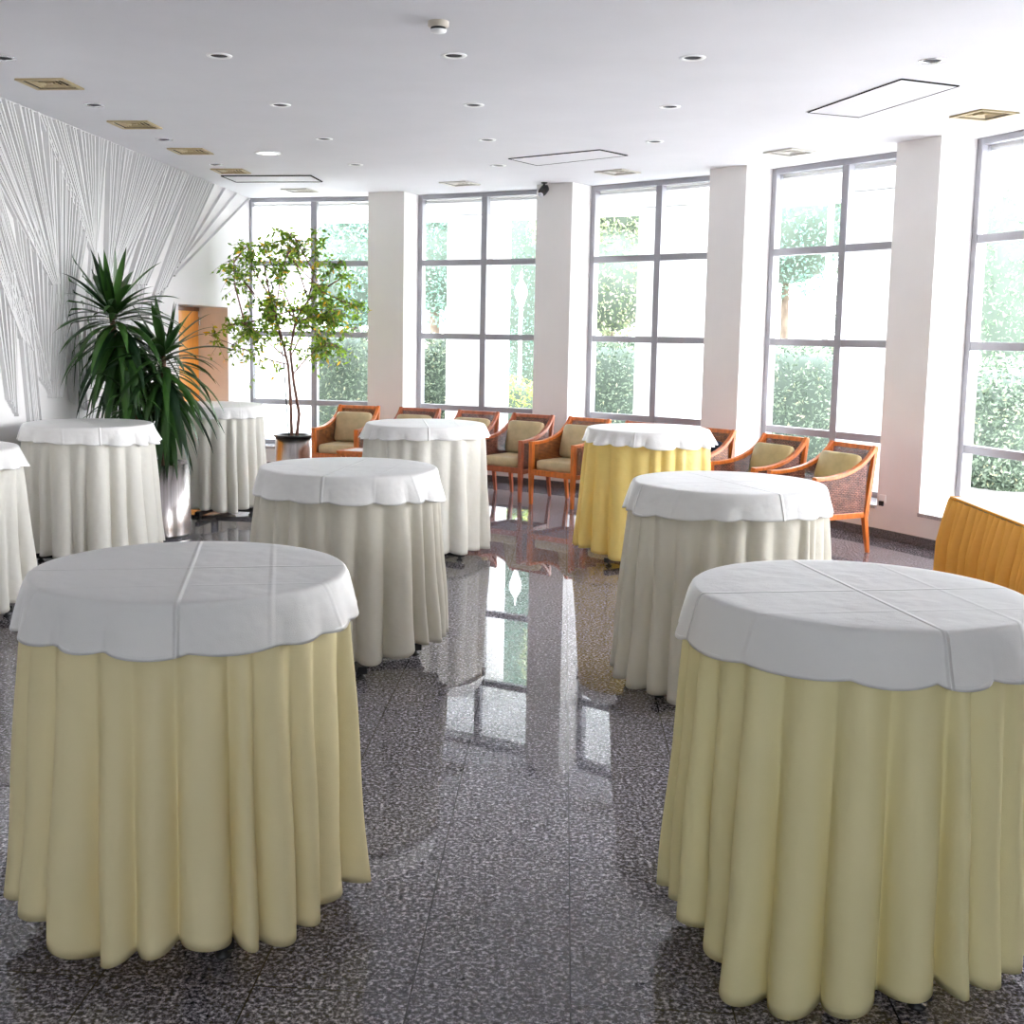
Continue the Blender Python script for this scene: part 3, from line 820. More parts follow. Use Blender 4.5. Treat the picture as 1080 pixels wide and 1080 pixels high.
def topper(mat, c, seed, n, drop, nt, rot, wall_clip=False, flare=0.032, ruf=0.03):
    r = np.random.default_rng(seed)
    th = np.linspace(0, 2 * pi, nt, endpoint=False)
    g, tang = fold_field2(th, n, r); am = 0.35 + 0.65 * (0.5 + 0.5 * np.sin(th + seed)); g = g * am; tang = tang * am
    zt = 1.007
    hz = zt - drop - 0.010 * np.sin(th + seed) - 0.006 * np.sin(2 * th + seed * 1.7) - 0.016 * g
    rings = [(np.full(nt, q), np.full(nt, zt)) for q in (0.0001, 0.11, 0.22, 0.33, 0.40, 0.436)]
    for a in (25, 50, 75):
        rings.append((np.full(nt, 0.436 + 0.016 * sin(radians(a))), np.full(nt, zt - 0.016 + 0.016 * cos(radians(a)))))
    K = 14
    for k in range(1, K + 1):
        t = k / K
        z = (zt - 0.014) * (1 - t) + hz * t
        rad = 0.4535 + flare * t ** 0.9 + ruf * g * t ** 1.1 + 0.002 * np.sin(11 * th + 4 * t) * t
        rings.append((np.maximum(rad, 0.4535 + 0.022 * t), z, tang * t))
    rad, z, tg = rings[-1]
    rings.append((rad - 0.003, z + 0.001, tg)); rings.append((rad - 0.003, z + 0.012, tg))
    rings = [q if len(q) == 3 else (q[0], q[1], 0 * th) for q in rings]
    vs = np.concatenate([np.stack([R * np.cos(th + T), R * np.sin(th + T), Z], 1) for R, Z, T in rings])
    if wall_clip:
        d = (vs[:, :2] + np.array(c) - A0) @ NW
        k = d < 0.012
        vs[k, :2] += np.outer(0.012 - d[k], NW)
    ca, sa = cos(-rot), sin(-rot)
    x, y = vs[:, 0].copy(), vs[:, 1].copy()
    vs[:, 0] = ca * x - sa * y; vs[:, 1] = sa * x + ca * y
    m = MB(); fs = []
    for i in range(len(rings) - 1):
        for k in range(nt):
            k2 = (k + 1) % nt
            fs.append((i * nt + k, (i + 1) * nt + k, (i + 1) * nt + k2, i * nt + k2))
    m.add(vs, fs, 0, True)
    o = m.build('table_topper', mat, None, (c[0], c[1], 0)); o.rotation_euler = (0, 0, rot)
    return o


def bar_table(c, rot):
    root = empty('bar_table', (c[0], c[1], 0), rot)
    m = MB(); m.lathe([(0.40, 0.955), (0.422, 0.96), (0.424, 0.985), (0.415, 0.992), (0.0001, 0.992)], 40); m.build('tabletop', M['tabletop_wood'], root)
    m = MB(); m.lathe([(0.034, 0.05), (0.034, 0.90), (0.12, 0.93), (0.12, 0.955)], 20); m.build('pole', M['black_metal'], root)
    for k in range(4):
        a = k * pi / 2; cx, sx = cos(a), sin(a)
        m = MB(); m.hexa([(cx * p - sx * q, sx * p + cx * q, z) for z, (lo, w) in ((0.028, (0.02, 0.026)), (0.066, (0.02, 0.022))) for p, q in ((lo, -w), (0.385, -w), (0.385, w), (lo, w))])
        l = m.build('leg', M['black_metal'], root, bevel=0.004)
        m = MB(); m.lathe([(0.022, 0.001), (0.024, 0.01), (0.012, 0.014), (0.012, 0.03)], 12, (cx * 0.355, sx * 0.355, 0)); m.build('foot', M['black'], l)
    return root


TB = {
    1: dict(c=(-0.794, 3.358), m='cream_yellow', n=25, nt=560, drop=0.133, crot=8.8, leg=-65, seed=5, hem=[(-122, .10), (-108, .045), (-100, .07), (-86, .10), (-74, .13), (-56, .08), (-36, .075), (-20, .095), (10, .11), (90, .1), (180, .11), (-140, .12)],
            d='cream cloth of deep folds', w='nearest left table'),
    2: dict(c=(-0.600, 5.978), m='beige_cloth', n=25, nt=480, drop=0.135, crot=-10, leg=-74, seed=8, hem=[(-21, .16), (-42, .17), (-54, .125), (-70, .105), (-100, .12), (-160, .13), (90, .13)],
            d='beige cloth', w='middle table left of the aisle'),
    3: dict(c=(-0.317, 8.919), m='ivory', n=20, nt=300, drop=0.10, crot=5, leg=-40, seed=12, hem=[(-22, .07), (-50, .09), (-80, .09), (90, .1), (180, .1)],
            d='ivory cloth', w='far table before the second window'),
    4: dict(c=(1.338, 8.747), m='yellow_cloth', n=24, nt=320, drop=0.10, crot=-20, leg=-144, seed=16, hem=[(178, .12), (-150, .13), (-129, .09), (-119, .075), (-60, .09), (60, .1)],
            d='bright yellow cloth', w='far table before the third window'),
    5: dict(c=(1.238, 5.564), m='beige_cloth', n=25, nt=480, drop=0.128, crot=18, leg=-153, seed=19, hem=[(175, .11), (-155, .06), (-138, .06), (-122, .065), (-60, .08), (60, .1)],
            d='beige grey cloth', w='middle table right of the aisle'),
    6: dict(c=(1.075, 3.179), m='cream_green', n=25, nt=560, drop=0.125, crot=8.0, leg=-75, seed=23, hem=[(-165, .13), (-147, .06), (-137, .02), (-127, .01), (-119, .025), (-105, .08), (-88, .13), (-66, .12), (0, .1), (90, .1)],
            d='cream cloth tinted olive yellow', w='nearest right table'),
    7: dict(c=(-2.72, 8.471), m='ivory', n=22, nt=340, drop=0.118, crot=-63, leg=-172, seed=27, hem=[(-138, .14), (-110, .11), (-60, .11), (5, .13), (90, .12)],
            d='ivory cloth', w='table in front of the dark yucca'),
    8: dict(c=(-2.321, 10.791), m='ivory', n=20, nt=300, drop=0.11, crot=12, leg=-11, seed=31, hem=[(-104, .112), (-76, .094), (-59, .066), (-45, .098), (-10, .1), (90, .1)],
            d='ivory cloth', w='farthest table by the orange door'),
    9: dict(c=(-3.015, 6.66), m='ivory', n=22, nt=340, drop=0.12, crot=30, leg=20, seed=37, hem=[(-14, .13), (-24, .09), (-60, .08), (90, .1), (180, .1)],
            d='ivory cloth', w='table cut by the left picture edge'),
}
TOPD = {1: 'white round topper cloth with crossed fold creases', 2: 'white topper cloth with a pinched centre crease', 3: 'small looking white topper cloth', 4: 'bright white topper cloth', 5: 'white topper cloth with long diagonal crease',
        6: 'white topper cloth with strong crossed creases', 7: 'white wavy edged topper cloth', 8: 'bright white topper cloth', 9: 'white topper cloth sliver'}
for k, t in TB.items():
    c = t['c']; clip = k in (7, 9)
    o = bar_table(c, radians(t['leg'])); tag(o, 'black four footed bar table under cloth, the ' + t['w'], 'table', 'round bar tables')
    o = long_cloth('tablecloth', M[t['m']], c, t['seed'], t['n'], t['hem'], t['nt'], clip)
    tag(o, 'long ' + t['d'] + ' around the ' + t['w'], 'tablecloth', 'long draped tablecloths')
    o = topper(M['topper'], c, t['seed'] + 100, 15 if k not in (3, 4, 7, 8, 9) else 17, t['drop'], t['nt'], radians(t['crot']), clip, ruf={1: 0.034, 2: 0.036, 5: 0.030, 6: 0.018}.get(k, 0.062))
    tag(o, TOPD[k] + ' on the ' + t['w'], 'tablecloth', 'round topper cloths')

# ------------------------------------------------------------------ buffet table with orange skirt
BX0, BX1, BY0, BY1, BZ = 2.965, 3.86, 5.25, 7.15, 0.735
brot = radians(-3.0)
root = tag(empty('buffet_table', (BX0, BY1, 0), brot), 'long buffet table hidden behind the pleated orange skirt by the right window', 'table')
W, Ln = BX1 - BX0, BY1 - BY0
m = MB(); m.box(0.015, W - 0.015, -Ln + 0.015, -0.015, 0.70, 0.728); m.build('tabletop', M['tabletop_wood'], root, bevel=0.004)
for x in (0.08, W - 0.08):
    for y in (-0.08, -Ln + 0.08):
        m = MB(); m.lathe([(0.016, 0.0), (0.016, 0.70)], 12, (x, y, 0)); m.build('leg', M['black_metal'], root)
m = MB(); m.box(-0.004, W + 0.004, -Ln - 0.004, 0.004, 0.7295, 0.737)
o = m.build('buffet_cloth', M['white_cloth'], None, (BX0, BY1, 0), bevel=0.003); o.rotation_euler = (0, 0, brot)
tag(o, 'flat white cloth on top of the orange skirted buffet table', 'tablecloth')
# skirt
root = tag(empty('table_skirt', (BX0, BY1, 0), brot), 'pleated orange table skirt around the buffet table at the right', 'table skirt')
per = []
cor = [(0, 0), (0, -Ln), (W, -Ln), (W, 0)]
step = 0.006
for i in range(4):
    a = np.array(cor[i], float); b = np.array(cor[(i + 1) % 4], float); d = (b - a); L_ = np.hypot(*d); d /= L_; nrm = np.array([d[1], -d[0]])
    k = int(L_ / step)
    for j in range(k): per.append((a + d * L_ * j / k, nrm, i, j / k * L_, L_))
npz = len(per)
r = np.random.default_rng(5)
s = np.arange(npz) * step
wid = 0.088
ph = s / wid + 0.22 * np.sin(s * 9.3) + 0.15 * np.sin(s * 4.1 + 1)
frac = ph - np.floor(ph)
prof = np.sin(pi * frac) ** 0.6 * 2 - 1
amp = 0.75 + 0.35 * np.sin(np.floor(ph) * 2.4)
rows = []
zs = [0.7285, 0.715, 0.70] + list(np.linspace(0.68, 0.02, 22))
vs = []
for z in zs:
    t = (0.7285 - z) / 0.71
    for k in range(npz):
        p, nr, i, u, L_ = per[k]
        # round the corners by blending normals
        e = min(u, L_ - u)
        nn = nr.copy()
        if e < 0.06:
            other = per[(k + (12 if u > L_ / 2 else -12)) % npz][1]
            nn = nr + other * (1 - e / 0.06) * 0.9; nn /= np.hypot(*nn)
        A_ = 0.012 + 0.040 * min(1, t * 2.6) ** 0.8
        off = 0.008 + 0.004 + 0.016 * t ** 0.8 + A_ * (prof[k] * amp[k] + 1) * 0.8
        q = p + nn * off
        vs.append((q[0], q[1], z))
m = MB(); fs = []
for i in range(len(zs) - 1):
    for k in range(npz):
        k2 = (k + 1) % npz
        fs.append((i * npz + k, (i + 1) * npz + k, (i + 1) * npz + k2, i * npz + k2))
m.add(vs, fs, 0, True)
m.build('pleats', M['orange_cloth'], root)
m = MB()
for (x0, x1, y0, y1) in ((-0.0135, -0.0055, -Ln - 0.0135, 0.0135), (W + 0.0055, W + 0.0135, -Ln - 0.0135, 0.0135), (-0.0055, W + 0.0055, 0.0055, 0.0135), (-0.0055, W + 0.0055, -Ln - 0.0135, -Ln - 0.0055)):
    m.box(x0, x1, y0, y1, 0.7288, 0.7395)
m.build('top_band', M['orange_cloth'], root)

# ------------------------------------------------------------------ rattan armchairs
def rail_profile():
    return [(-0.305, 0.612), (-0.20, 0.613), (-0.10, 0.620), (0.0, 0.637), (0.09, 0.664), (0.17, 0.702), (0.235, 0.748), (0.285, 0.797), (0.320, 0.846)]


def rear_y(z): return 0.25 + 0.08 * (z - 0.28) / 0.565 if z > 0.28 else 0.25 + 0.04 * (0.28 - z) / 0.28


def make_chair(wood, wick, cush, pillow, pz=0.0, ptilt=15):
    root = empty('rattan_armchair')
    Wd, Wk = M[wood], M[wick]
    XF, XB = 0.258, 0.235
    for sx in (-1, 1):
        m = MB(); m.post([(sx * (XF - 0.004), -0.288, 0.001), (sx * XF, -0.285, 0.30), (sx * XF, -0.285, 0.606)], [0.03, 0.044, 0.044]); m.build('front_leg', Wd, root, bevel=0.003)
        m = MB(); m.post([(sx * (XB + 0.004), 0.295, 0.001), (sx * XB, rear_y(0.28), 0.28), (sx * XB, rear_y(0.6), 0.6), (sx * XB, rear_y(0.835), 0.835)], [0.028, 0.04, 0.036, 0.032]); m.build('rear_leg', Wd, root, bevel=0.003)
        P = rail_profile(); m = MB()
        vs = []
        for i, (y, z) in enumerate(P):
            u = (y + 0.305) / 0.625; x = sx * (XF * (1 - u) + XB * u + 0.002); hw = 0.026 - 0.008 * u
            j0, j1 = max(0, i - 1), min(len(P) - 1, i + 1)
            ty, tz = P[j1][0] - P[j0][0], P[j1][1] - P[j0][1]; l = sqrt(ty * ty + tz * tz); ny, nz = -tz / l, ty / l
            for a, b in ((-hw, 0.0), (hw, 0.0), (hw, 0.03), (-hw, 0.03)): vs.append((x + a, y + ny * (b - 0.018), z + nz * (b - 0.018)))
        fs = [(0, 1, 2, 3), tuple(4 * (len(P) - 1) + q for q in (3, 2, 1, 0))]
        for i in range(len(P) - 1):
            for q in range(4):
                a, b = 4 * i + q, 4 * i + (q + 1) % 4; fs.append((a, a + 4, b + 4, b))
        m.add(vs, fs); m.build('armrest', Wd, root, bevel=0.004)
        # woven side panel below the sweeping rail
        m = MB(); top = []; bot = []
        ys = np.linspace(-0.262, 0.24, 14)
        py = [p[0] for p in P]; pzz = [p[1] for p in P]
        for y in ys:
            zt = np.interp(y, py, pzz) - 0.016
            u = (y + 0.305) / 0.625; x = sx * (XF * (1 - u) + XB * u)
            yy = y
            top.append((x, min(yy, rear_y(zt) - 0.01), zt)); bot.append((x, min(y, rear_y(0.32) - 0.01), 0.325))
        n = len(ys); vs = []
        for dx in (-0.007, 0.007):
            vs += [(p[0] + dx, p[1], p[2]) for p in bot] + [(p[0] + dx, p[1], p[2]) for p in top]
        fs = []
        for i in range(n - 1):
            fs.append((i, i + 1, n + i + 1, n + i)); fs.append((2 * n + i, 3 * n + i, 3 * n + i + 1, 2 * n + i + 1))
        m.add(vs, fs); m.build('side_panel', Wk, root)
        m = MB(); m.hexa([(sx * XF - 0.014, -0.264, 0.283), (sx * XF + 0.014, -0.264, 0.283), (sx * XB + 0.014, 0.235, 0.283), (sx * XB - 0.014, 0.235, 0.283),
                          (sx * XF - 0.014, -0.264, 0.327), (sx * XF + 0.014, -0.264, 0.327), (sx * XB + 0.014, 0.235, 0.327), (sx * XB - 0.014, 0.235, 0.327)])
        m.build('side_rail', Wd, root, bevel=0.003)
    m = MB(); m.box(-XF + 0.02, XF - 0.02, -0.303, -0.268, 0.292, 0.348); m.build('front_rail', Wd, root, bevel=0.003)
    m = MB(); m.box(-XB + 0.02, XB - 0.02, 0.236, 0.264, 0.283, 0.33); m.build('rear_rail', Wd, root, bevel=0.003)
    m = MB(); y = rear_y(0.83)
    m.post([(0, y, 0.808), (0, y + 0.004, 0.845)], [2 * XB + 0.03] * 2, [0.032, 0.032]); m.build('top_rail', Wd, root, bevel=0.004)
    m = MB(); vs = []
    for z in (0.33, 0.57, 0.808):
        for x in (-XB + 0.018, XB - 0.018):
            for d in (-0.007, 0.007): vs.append((x, rear_y(z) + d, z))
    fs = []
    for i in (0, 1):
        b = 4 * i; fs += [(b, b + 2, b + 6, b + 4), (b + 1, b + 5, b + 7, b + 3)]
    m.add(vs, fs); m.build('back_panel', Wk, root)
    m = MB(); m.box(-XF + 0.03, XF - 0.03, -0.262, 0.22, 0.318, 0.334); m.build('seat_base', Wd, root)
    m = MB(); m.superq((0, -0.035, 0.392), (0.455, 0.50, 0.112), 0.35, 0.22, 36, 12); m.build('seat_cushion', M[cush], root)
    m = MB()

    def pil(p):
        # pinch the corners of the pillow a little and belly the face
        u, v = p.x / 0.215, p.z / 0.165
        k = 1 - 0.45 * (abs(u * v)) ** 1.5
        return Vector((p.x * (1 - 0.05 * (1 - v * v)), p.y * k, p.z * (1 - 0.05 * (1 - u * u))))
    m.superq((0, 0.160, 0.612 + pz), (0.445, 0.13, 0.35), 0.28, 0.5, 40, 16, Matrix.Rotation(radians(-ptilt), 3, 'X'), fn=pil)
    m.build('back_cushion', M[pillow], root)
    return root


CH = [
    (69.45, 'A', 'orange wood rattan armchair with tan cushions beside the potted fig tree'),
    (63.9, 'B', 'reddish rattan armchair showing only its back top, directly behind the far ivory table'),
    (58.5, 'B', 'reddish rattan armchair half hidden behind the far ivory table, below the second window mullion'),
    (53.5, 'B', 'reddish brown rattan armchair in full view right of the far ivory table'),
    (48.4, 'A', 'orange rattan armchair partly behind the left side of the yellow skirted table'),
    (43.25, 'B', 'dark rattan armchair with only its top rail showing above the yellow skirted table'),
    (37.4, 'C', 'orange rattan armchair with a dark navy cushion right of the yellow skirted table'),
    (31.3, 'D', 'rattan armchair with olive cushion in front of the fourth window, second from the right'),
    (25.7, 'D', 'rattan armchair seen from its woven side, rightmost of the row, on the bare floor'),
]
kinds = {'A': ('wood_orange', 'wicker_orange', 'tan', 'tan'), 'B': ('wood_brown', 'wicker_brown', 'tan', 'tan'), 'C': ('wood_orange', 'wicker_orange', 'tan', 'navy'), 'D': ('wood_orange', 'wicker_brown', 'olive', 'olive')}
protos = {}
for phi, kd, lb in CH:
    if kd not in protos:
        w = kinds[kd]; o = protos[kd] = make_chair(*w, pz=(-0.03 if kd == 'C' else 0.0))
        if kd == 'C':
            for ch in o.children:
                if ch.name.startswith('back_cushion'): ch['label'] = 'dark navy back cushion'
    else: o = copy_tree(protos[kd])
    p = pol(phi, 7.56)
    o.location = (p[0], p[1], 0); o.rotation_euler = (0, 0, radians(phi - 90))
    tag(o, lb, 'chair', 'rattan armchairs along the windows')

root = tag(empty('side_table', (-1.10, 12.36, 0), radians(-22)), 'small low wooden side table in front of the armchair by the fig tree', 'table')
h = 0.20
m = MB()
for (x0, x1, y0, y1) in ((-h, h, -h, -h + 0.05), (-h, h, h - 0.05, h), (-h, -h + 0.05, -h + 0.05, h - 0.05), (h - 0.05, h, -h + 0.05, h - 0.05)): m.box(x0, x1, y0, y1, 0.42, 0.448)
m.build('top_frame', M['wood_orange'], root)
m = MB(); m.box(-h + 0.05, h - 0.05, -h + 0.05, h - 0.05, 0.428, 0.447); m.build('top_panel', M['white_plastic'], root)
for x in (-1, 1):
    for y in (-1, 1):
        m = MB(); m.box(x * (h - 0.025) - 0.02, x * (h - 0.025) + 0.02, y * (h - 0.025) - 0.02, y * (h - 0.025) + 0.02, 0.001, 0.42); m.build('leg', M['wood_orange'], root, bevel=0.003)
for k in range(4):
    c_, s_ = [(1, 0), (0, 1), (-1, 0), (0, -1)][k]
    m = MB()
    for (a, b, z0, z1) in ((-h + 0.045, h - 0.045, 0.395, 0.419), (-h + 0.045, h - 0.045, 0.32, 0.34), (-0.07, -0.045, 0.34, 0.395), (0.045, 0.07, 0.34, 0.395)):
        y = -h + 0.025
        m.hexa([(c_ * x - s_ * yy, s_ * x + c_ * yy, z) for z in (z0, z1) for x, yy in ((a, y - 0.01), (b, y - 0.01), (b, y + 0.01), (a, y + 0.01))])
    m.build('apron', M['wood_orange'], root)

# ------------------------------------------------------------------ potted yucca
def pot(root, R, H, rimb=False):
    m = MB(); m.lathe([(R - 0.012, 0.0), (R - 0.012, 0.025)], 40); m.build('pot_base', M['black'], root)
    m = MB(); m.lathe([(R, 0.022), (R, H), (R - 0.012, H), (R - 0.012, H - 0.06)], 56); m.build('pot', M['steel'], root)
    if rimb:
        m = MB(); m.lathe([(R - 0.03, H - 0.01), (R + 0.02, H - 0.004), (R + 0.024, H + 0.012), (R + 0.005, H + 0.02), (R - 0.03, H + 0.008), (R - 0.04, H - 0.04)], 48)
        m.build('pot_rim', M['black'], root)
    m = MB(); m.lathe([(R - 0.014, H - 0.07), (R * 0.5, H - 0.055), (0.0001, H - 0.05)], 32); m.build('soil', M['soil'], root)


def blade(m, base, az, el, L_, w, droop, rr_, nseg=9, clip=None):
    d = np.array([cos(az) * cos(el), sin(az) * cos(el), sin(el)])
    p = np.array(base, float); pts = [p.copy()]; ds = [d.copy()]
    for i in range(nseg):
        d = d + np.array([0, 0, -droop * (0.35 + 1.2 * i / nseg)]) / nseg
        d /= np.linalg.norm(d)
        p = p + d * L_ / nseg
        if clip is not None:
            dist = (p[:2] - A0) @ NW
            if dist < 0.085: p[:2] += NW * (0.085 - dist)
        pts.append(p.copy()); ds.append(d.copy())
    side = np.array([-sin(az), cos(az), 0]); tw = rr_.uniform(-0.5, 0.5)
    vs = []; fs = []
    for i, (q, dd) in enumerate(zip(pts, ds)):
        u = i / nseg
        ww = w * (0.55 + 0.45 * min(1, u * 4)) * (1 - max(0, (u - 0.45) / 0.55) ** 1.6)
        nrm = np.cross(side, dd); nrm /= max(np.linalg.norm(nrm), 1e-6)
        sd = side * cos(tw * u) + nrm * sin(tw * u)
        if clip is not None and (q[:2] - A0) @ NW < 0.115: sd = np.array([DW[0], DW[1], 0]) * 0.7 + np.array([0, 0, 0.3])
        vs += [q - sd * ww / 2 + nrm * ww * 0.14, q, q + sd * ww / 2 + nrm * ww * 0.14]
        if i: b = 3 * i; fs += [(b - 3, b - 2, b + 1, b), (b - 2, b - 1, b + 2, b + 1)]
    m.add(vs, fs, 0, True)


YC = np.array([-2.53, 9.60])
root = tag(empty('potted_yucca', (YC[0], YC[1], 0)), 'dark green yucca with drooping blades in a tall brushed steel pot', 'plant')
pot(root, 0.265, 0.60)
rr2 = random.Random(21)
heads = [((-0.33, -0.06, 1.80), 150, 0.62), ((0.075, -0.02, 1.47), 112, 0.56)]
tr = MB()
tr.tube([(-0.02, 0, 0.54), (-0.09, -0.02, 0.85), (-0.20, -0.04, 1.2), (-0.30, -0.06, 1.55), (-0.33, -0.06, 1.80)], [0.034, 0.03, 0.027, 0.025, 0.02], 10)
tr.build('trunk', M['trunk'], root)
tr = MB(); tr.tube([(0.06, 0.03, 0.54), (0.05, 0.02, 0.9), (0.07, -0.01, 1.25), (0.075, -0.02, 1.47)], [0.03, 0.026, 0.022, 0.018], 10); tr.build('trunk', M['trunk'], root)
tr = MB(); tr.tube([(-0.06, -0.06, 0.54), (-0.11, -0.09, 0.85), (-0.16, -0.12, 1.15)], [0.028, 0.024, 0.02], 10); tr.build('trunk', M['trunk'], root)
wlx = Vector((YC[0], YC[1], 0))


class ClipShift: pass


A0_keep = A0.copy()
A0 = A0_keep - YC           # clip test works in the plant's own coordinates
for hi, (hp, nl, LL) in enumerate(heads):
    m = MB()
    for i in range(nl):
        u = i / nl
        az = i * 2.39996 + rr2.uniform(-0.25, 0.25)
        el = radians(84 - 140 * u ** 0.55 + rr2.uniform(-9, 9))
        z = hp[2] + 0.06 - 0.50 * u ** 1.3
        L_ = LL * rr2.uniform(0.8, 1.12) * (0.75 + 0.35 * min(1, u * 3))
        b = np.array([hp[0] + 0.10 * u * (1 if hi == 0 else 0.1), hp[1], z]) + 0.022 * np.array([cos(az), sin(az), 0])
        blade(m, b, az, el, L_, rr2.uniform(0.050, 0.068), rr2.uniform(0.8, 1.7) * (0.30 + 1.25 * min(1, u * 2.2)), rr2, clip=True)
    m.build('foliage', M['yucca_leaf'], root)
m = MB()
for i in range(46):
    u = i / 46; az = i * 2.39996; el = radians(60 - 110 * u)
    b = np.array([-0.16, -0.12, 1.17 - 0.16 * u]) + 0.02 * np.array([cos(az), sin(az), 0])
    blade(m, b, az, el, 0.46 * rr2.uniform(0.8, 1.1), 0.036, rr2.uniform(0.8, 1.4), rr2, clip=True)
m.build('foliage', M['yucca_leaf'], root)
A0 = A0_keep

# ------------------------------------------------------------------ potted fig tree
FC = np.array([-1.96, 13.30])
root = tag(empty('potted_fig_tree', (FC[0], FC[1], 0)), 'slender potted fig tree with loose light green leaves before the window', 'plant')
pot(root, 0.205, 0.50, True)
r3 = random.Random(5)
tr = MB()
stems = [
    [(-0.02, 0, 0.45), (-0.03, 0.0, 0.9), (-0.06, 0.02, 1.3), (-0.16, 0.03, 1.7), (-0.26, 0.02, 2.05), (-0.32, 0.0, 2.4)],
    [(0.03, 0.01, 0.45), (0.06, 0.03, 0.75), (0.0, 0.03, 1.1), (-0.04, 0.04, 1.45), (0.02, 0.06, 1.8), (0.16, 0.08, 2.02), (0.36, 0.08, 2.16), (0.58, 0.05, 2.3)],
]
branch = [
    [(-0.08, 0.02, 1.38), (-0.28, -0.05, 1.55), (-0.52, -0.1, 1.75), (-0.72, -0.12, 1.72)],
    [(-0.14, 0.03, 1.65), (-0.36, 0.1, 1.92), (-0.55, 0.12, 2.2), (-0.68, 0.1, 2.42)],
    [(-0.2, 0.02, 1.85), (-0.14, -0.05, 2.2), (-0.05, -0.1, 2.5), (0.02, -0.1, 2.72)],
    [(-0.26, 0.02, 2.05), (-0.44, 0.0, 2.35), (-0.50, -0.05, 2.62)],
    [(0.0, 0.03, 1.2), (0.16, -0.06, 1.38), (0.34, -0.1, 1.52), (0.52, -0.1, 1.5)],
    [(0.16, 0.08, 2.02), (0.24, 0.0, 2.35), (0.26, -0.05, 2.62), (0.25, -0.05, 2.82)],
    [(0.30, 0.08, 2.12), (0.52, 0.12, 2.02), (0.72, 0.1, 1.95)],
    [(-0.03, 0.04, 1.4), (0.1, 0.2, 1.7), (0.2, 0.25, 2.0)],
    [(-0.1, 0.02, 1.5), (-0.2, 0.2, 1.75), (-0.3, 0.28, 2.1)],
    [(-0.06, 0.02, 1.3), (-0.25, -0.06, 1.35), (-0.5, -0.08, 1.45), (-0.88, -0.25, 1.62)],
    [(0.0, 0.06, 1.72), (0.12, -0.16, 1.8), (0.3, -0.24, 1.85), (0.55, -0.2, 1.72)],
]
for _ in range(16):
    st = r3.choice(stems + branch[:5]); q0 = np.array(st[r3.randint(len(st) // 2, len(st) - 1)])
    a_ = r3.uniform(0, 2 * pi); e_ = r3.uniform(-0.95, 1.3)
    q2 = np.array([-0.08 + 0.80 * cos(a_) * cos(e_), 0.5 * sin(a_) * cos(e_), 2.02 + 0.74 * sin(e_)])
    branch.append([tuple(q0), tuple((q0 + q2) / 2 + np.array([r3.uniform(-.06, .06), r3.uniform(-.06, .06), 0.08])), tuple(q2)])
for s_ in stems: tr.tube(s_, list(np.linspace(0.020, 0.008, len(s_))), 8)
tr.build('trunk', M['fig_bark'], root)
tr = MB()
for s_ in branch: tr.tube(s_, list(np.linspace(0.010, 0.003, len(s_))), 6)
tr.build('branches', M['fig_bark'], root)
tr = MB(); tr.tube([(-0.05, -0.03, 0.46), (-0.10, -0.03, 1.3), (-0.24, -0.03, 2.25)], 0.007, 6); tr.build('support_cane', M['black'], root)


def leaf(m, p, size, rr_, hang=0.5):
    az = rr_.uniform(0, 2 * pi); el = rr_.uniform(-1.3, 0.4)
    d = np.array([cos(az) * cos(el), sin(az) * cos(el), sin(el)]); sd = np.cross(d, np.array([rr_.uniform(-1, 1), rr_.uniform(-1, 1), rr_.uniform(-1, 1)]))
    sd /= max(np.linalg.norm(sd), 1e-6)
    L_, w = size, size * 0.42
    p = np.array(p)
    m.add([p, p + d * L_ * 0.45 + sd * w * 0.5, p + d * L_, p + d * L_ * 0.45 - sd * w * 0.5], [(0, 1, 2, 3)])


m = MB(); tw = MB()
paths = [s_[3:] for s_ in stems] + [s_[1:] for s_ in branch]
for s_ in paths:
    s_ = [np.array(q) for q in s_]
    tot = sum(np.linalg.norm(s_[i + 1] - s_[i]) for i in range(len(s_) - 1))
    for _ in range(int(15 + 21 * tot)):
        i = r3.randrange(len(s_) - 1); q = s_[i] + (s_[i + 1] - s_[i]) * r3.random()
        # a short twig with leaves hanging from it
        d = np.array([r3.gauss(0, 1), r3.gauss(0, 0.8), r3.gauss(0.25, 0.7)]); d /= np.linalg.norm(d)
        Lt = r3.uniform(0.08, 0.30); pts_ = []
        for k in range(5):
            t = k / 4
            pts_.append(q + d * Lt * t + np.array([0, 0, -0.10 * t * t]))
        tw.tube(pts_, 0.0016, 3, cap=False)
        for k in range(r3.randint(5, 9)):
            t = r3.uniform(0.2, 1.0); j = min(3, int(t * 4))
            pp = pts_[j] + (pts_[j + 1] - pts_[j]) * (t * 4 - j)
            leaf(m, pp, r3.uniform(0.05, 0.085), r3)
print('fig leaves', len(m.f))
m.build('foliage', M['fig_leaf'], root)
tw.build('twigs', M['fig_bark'], root)

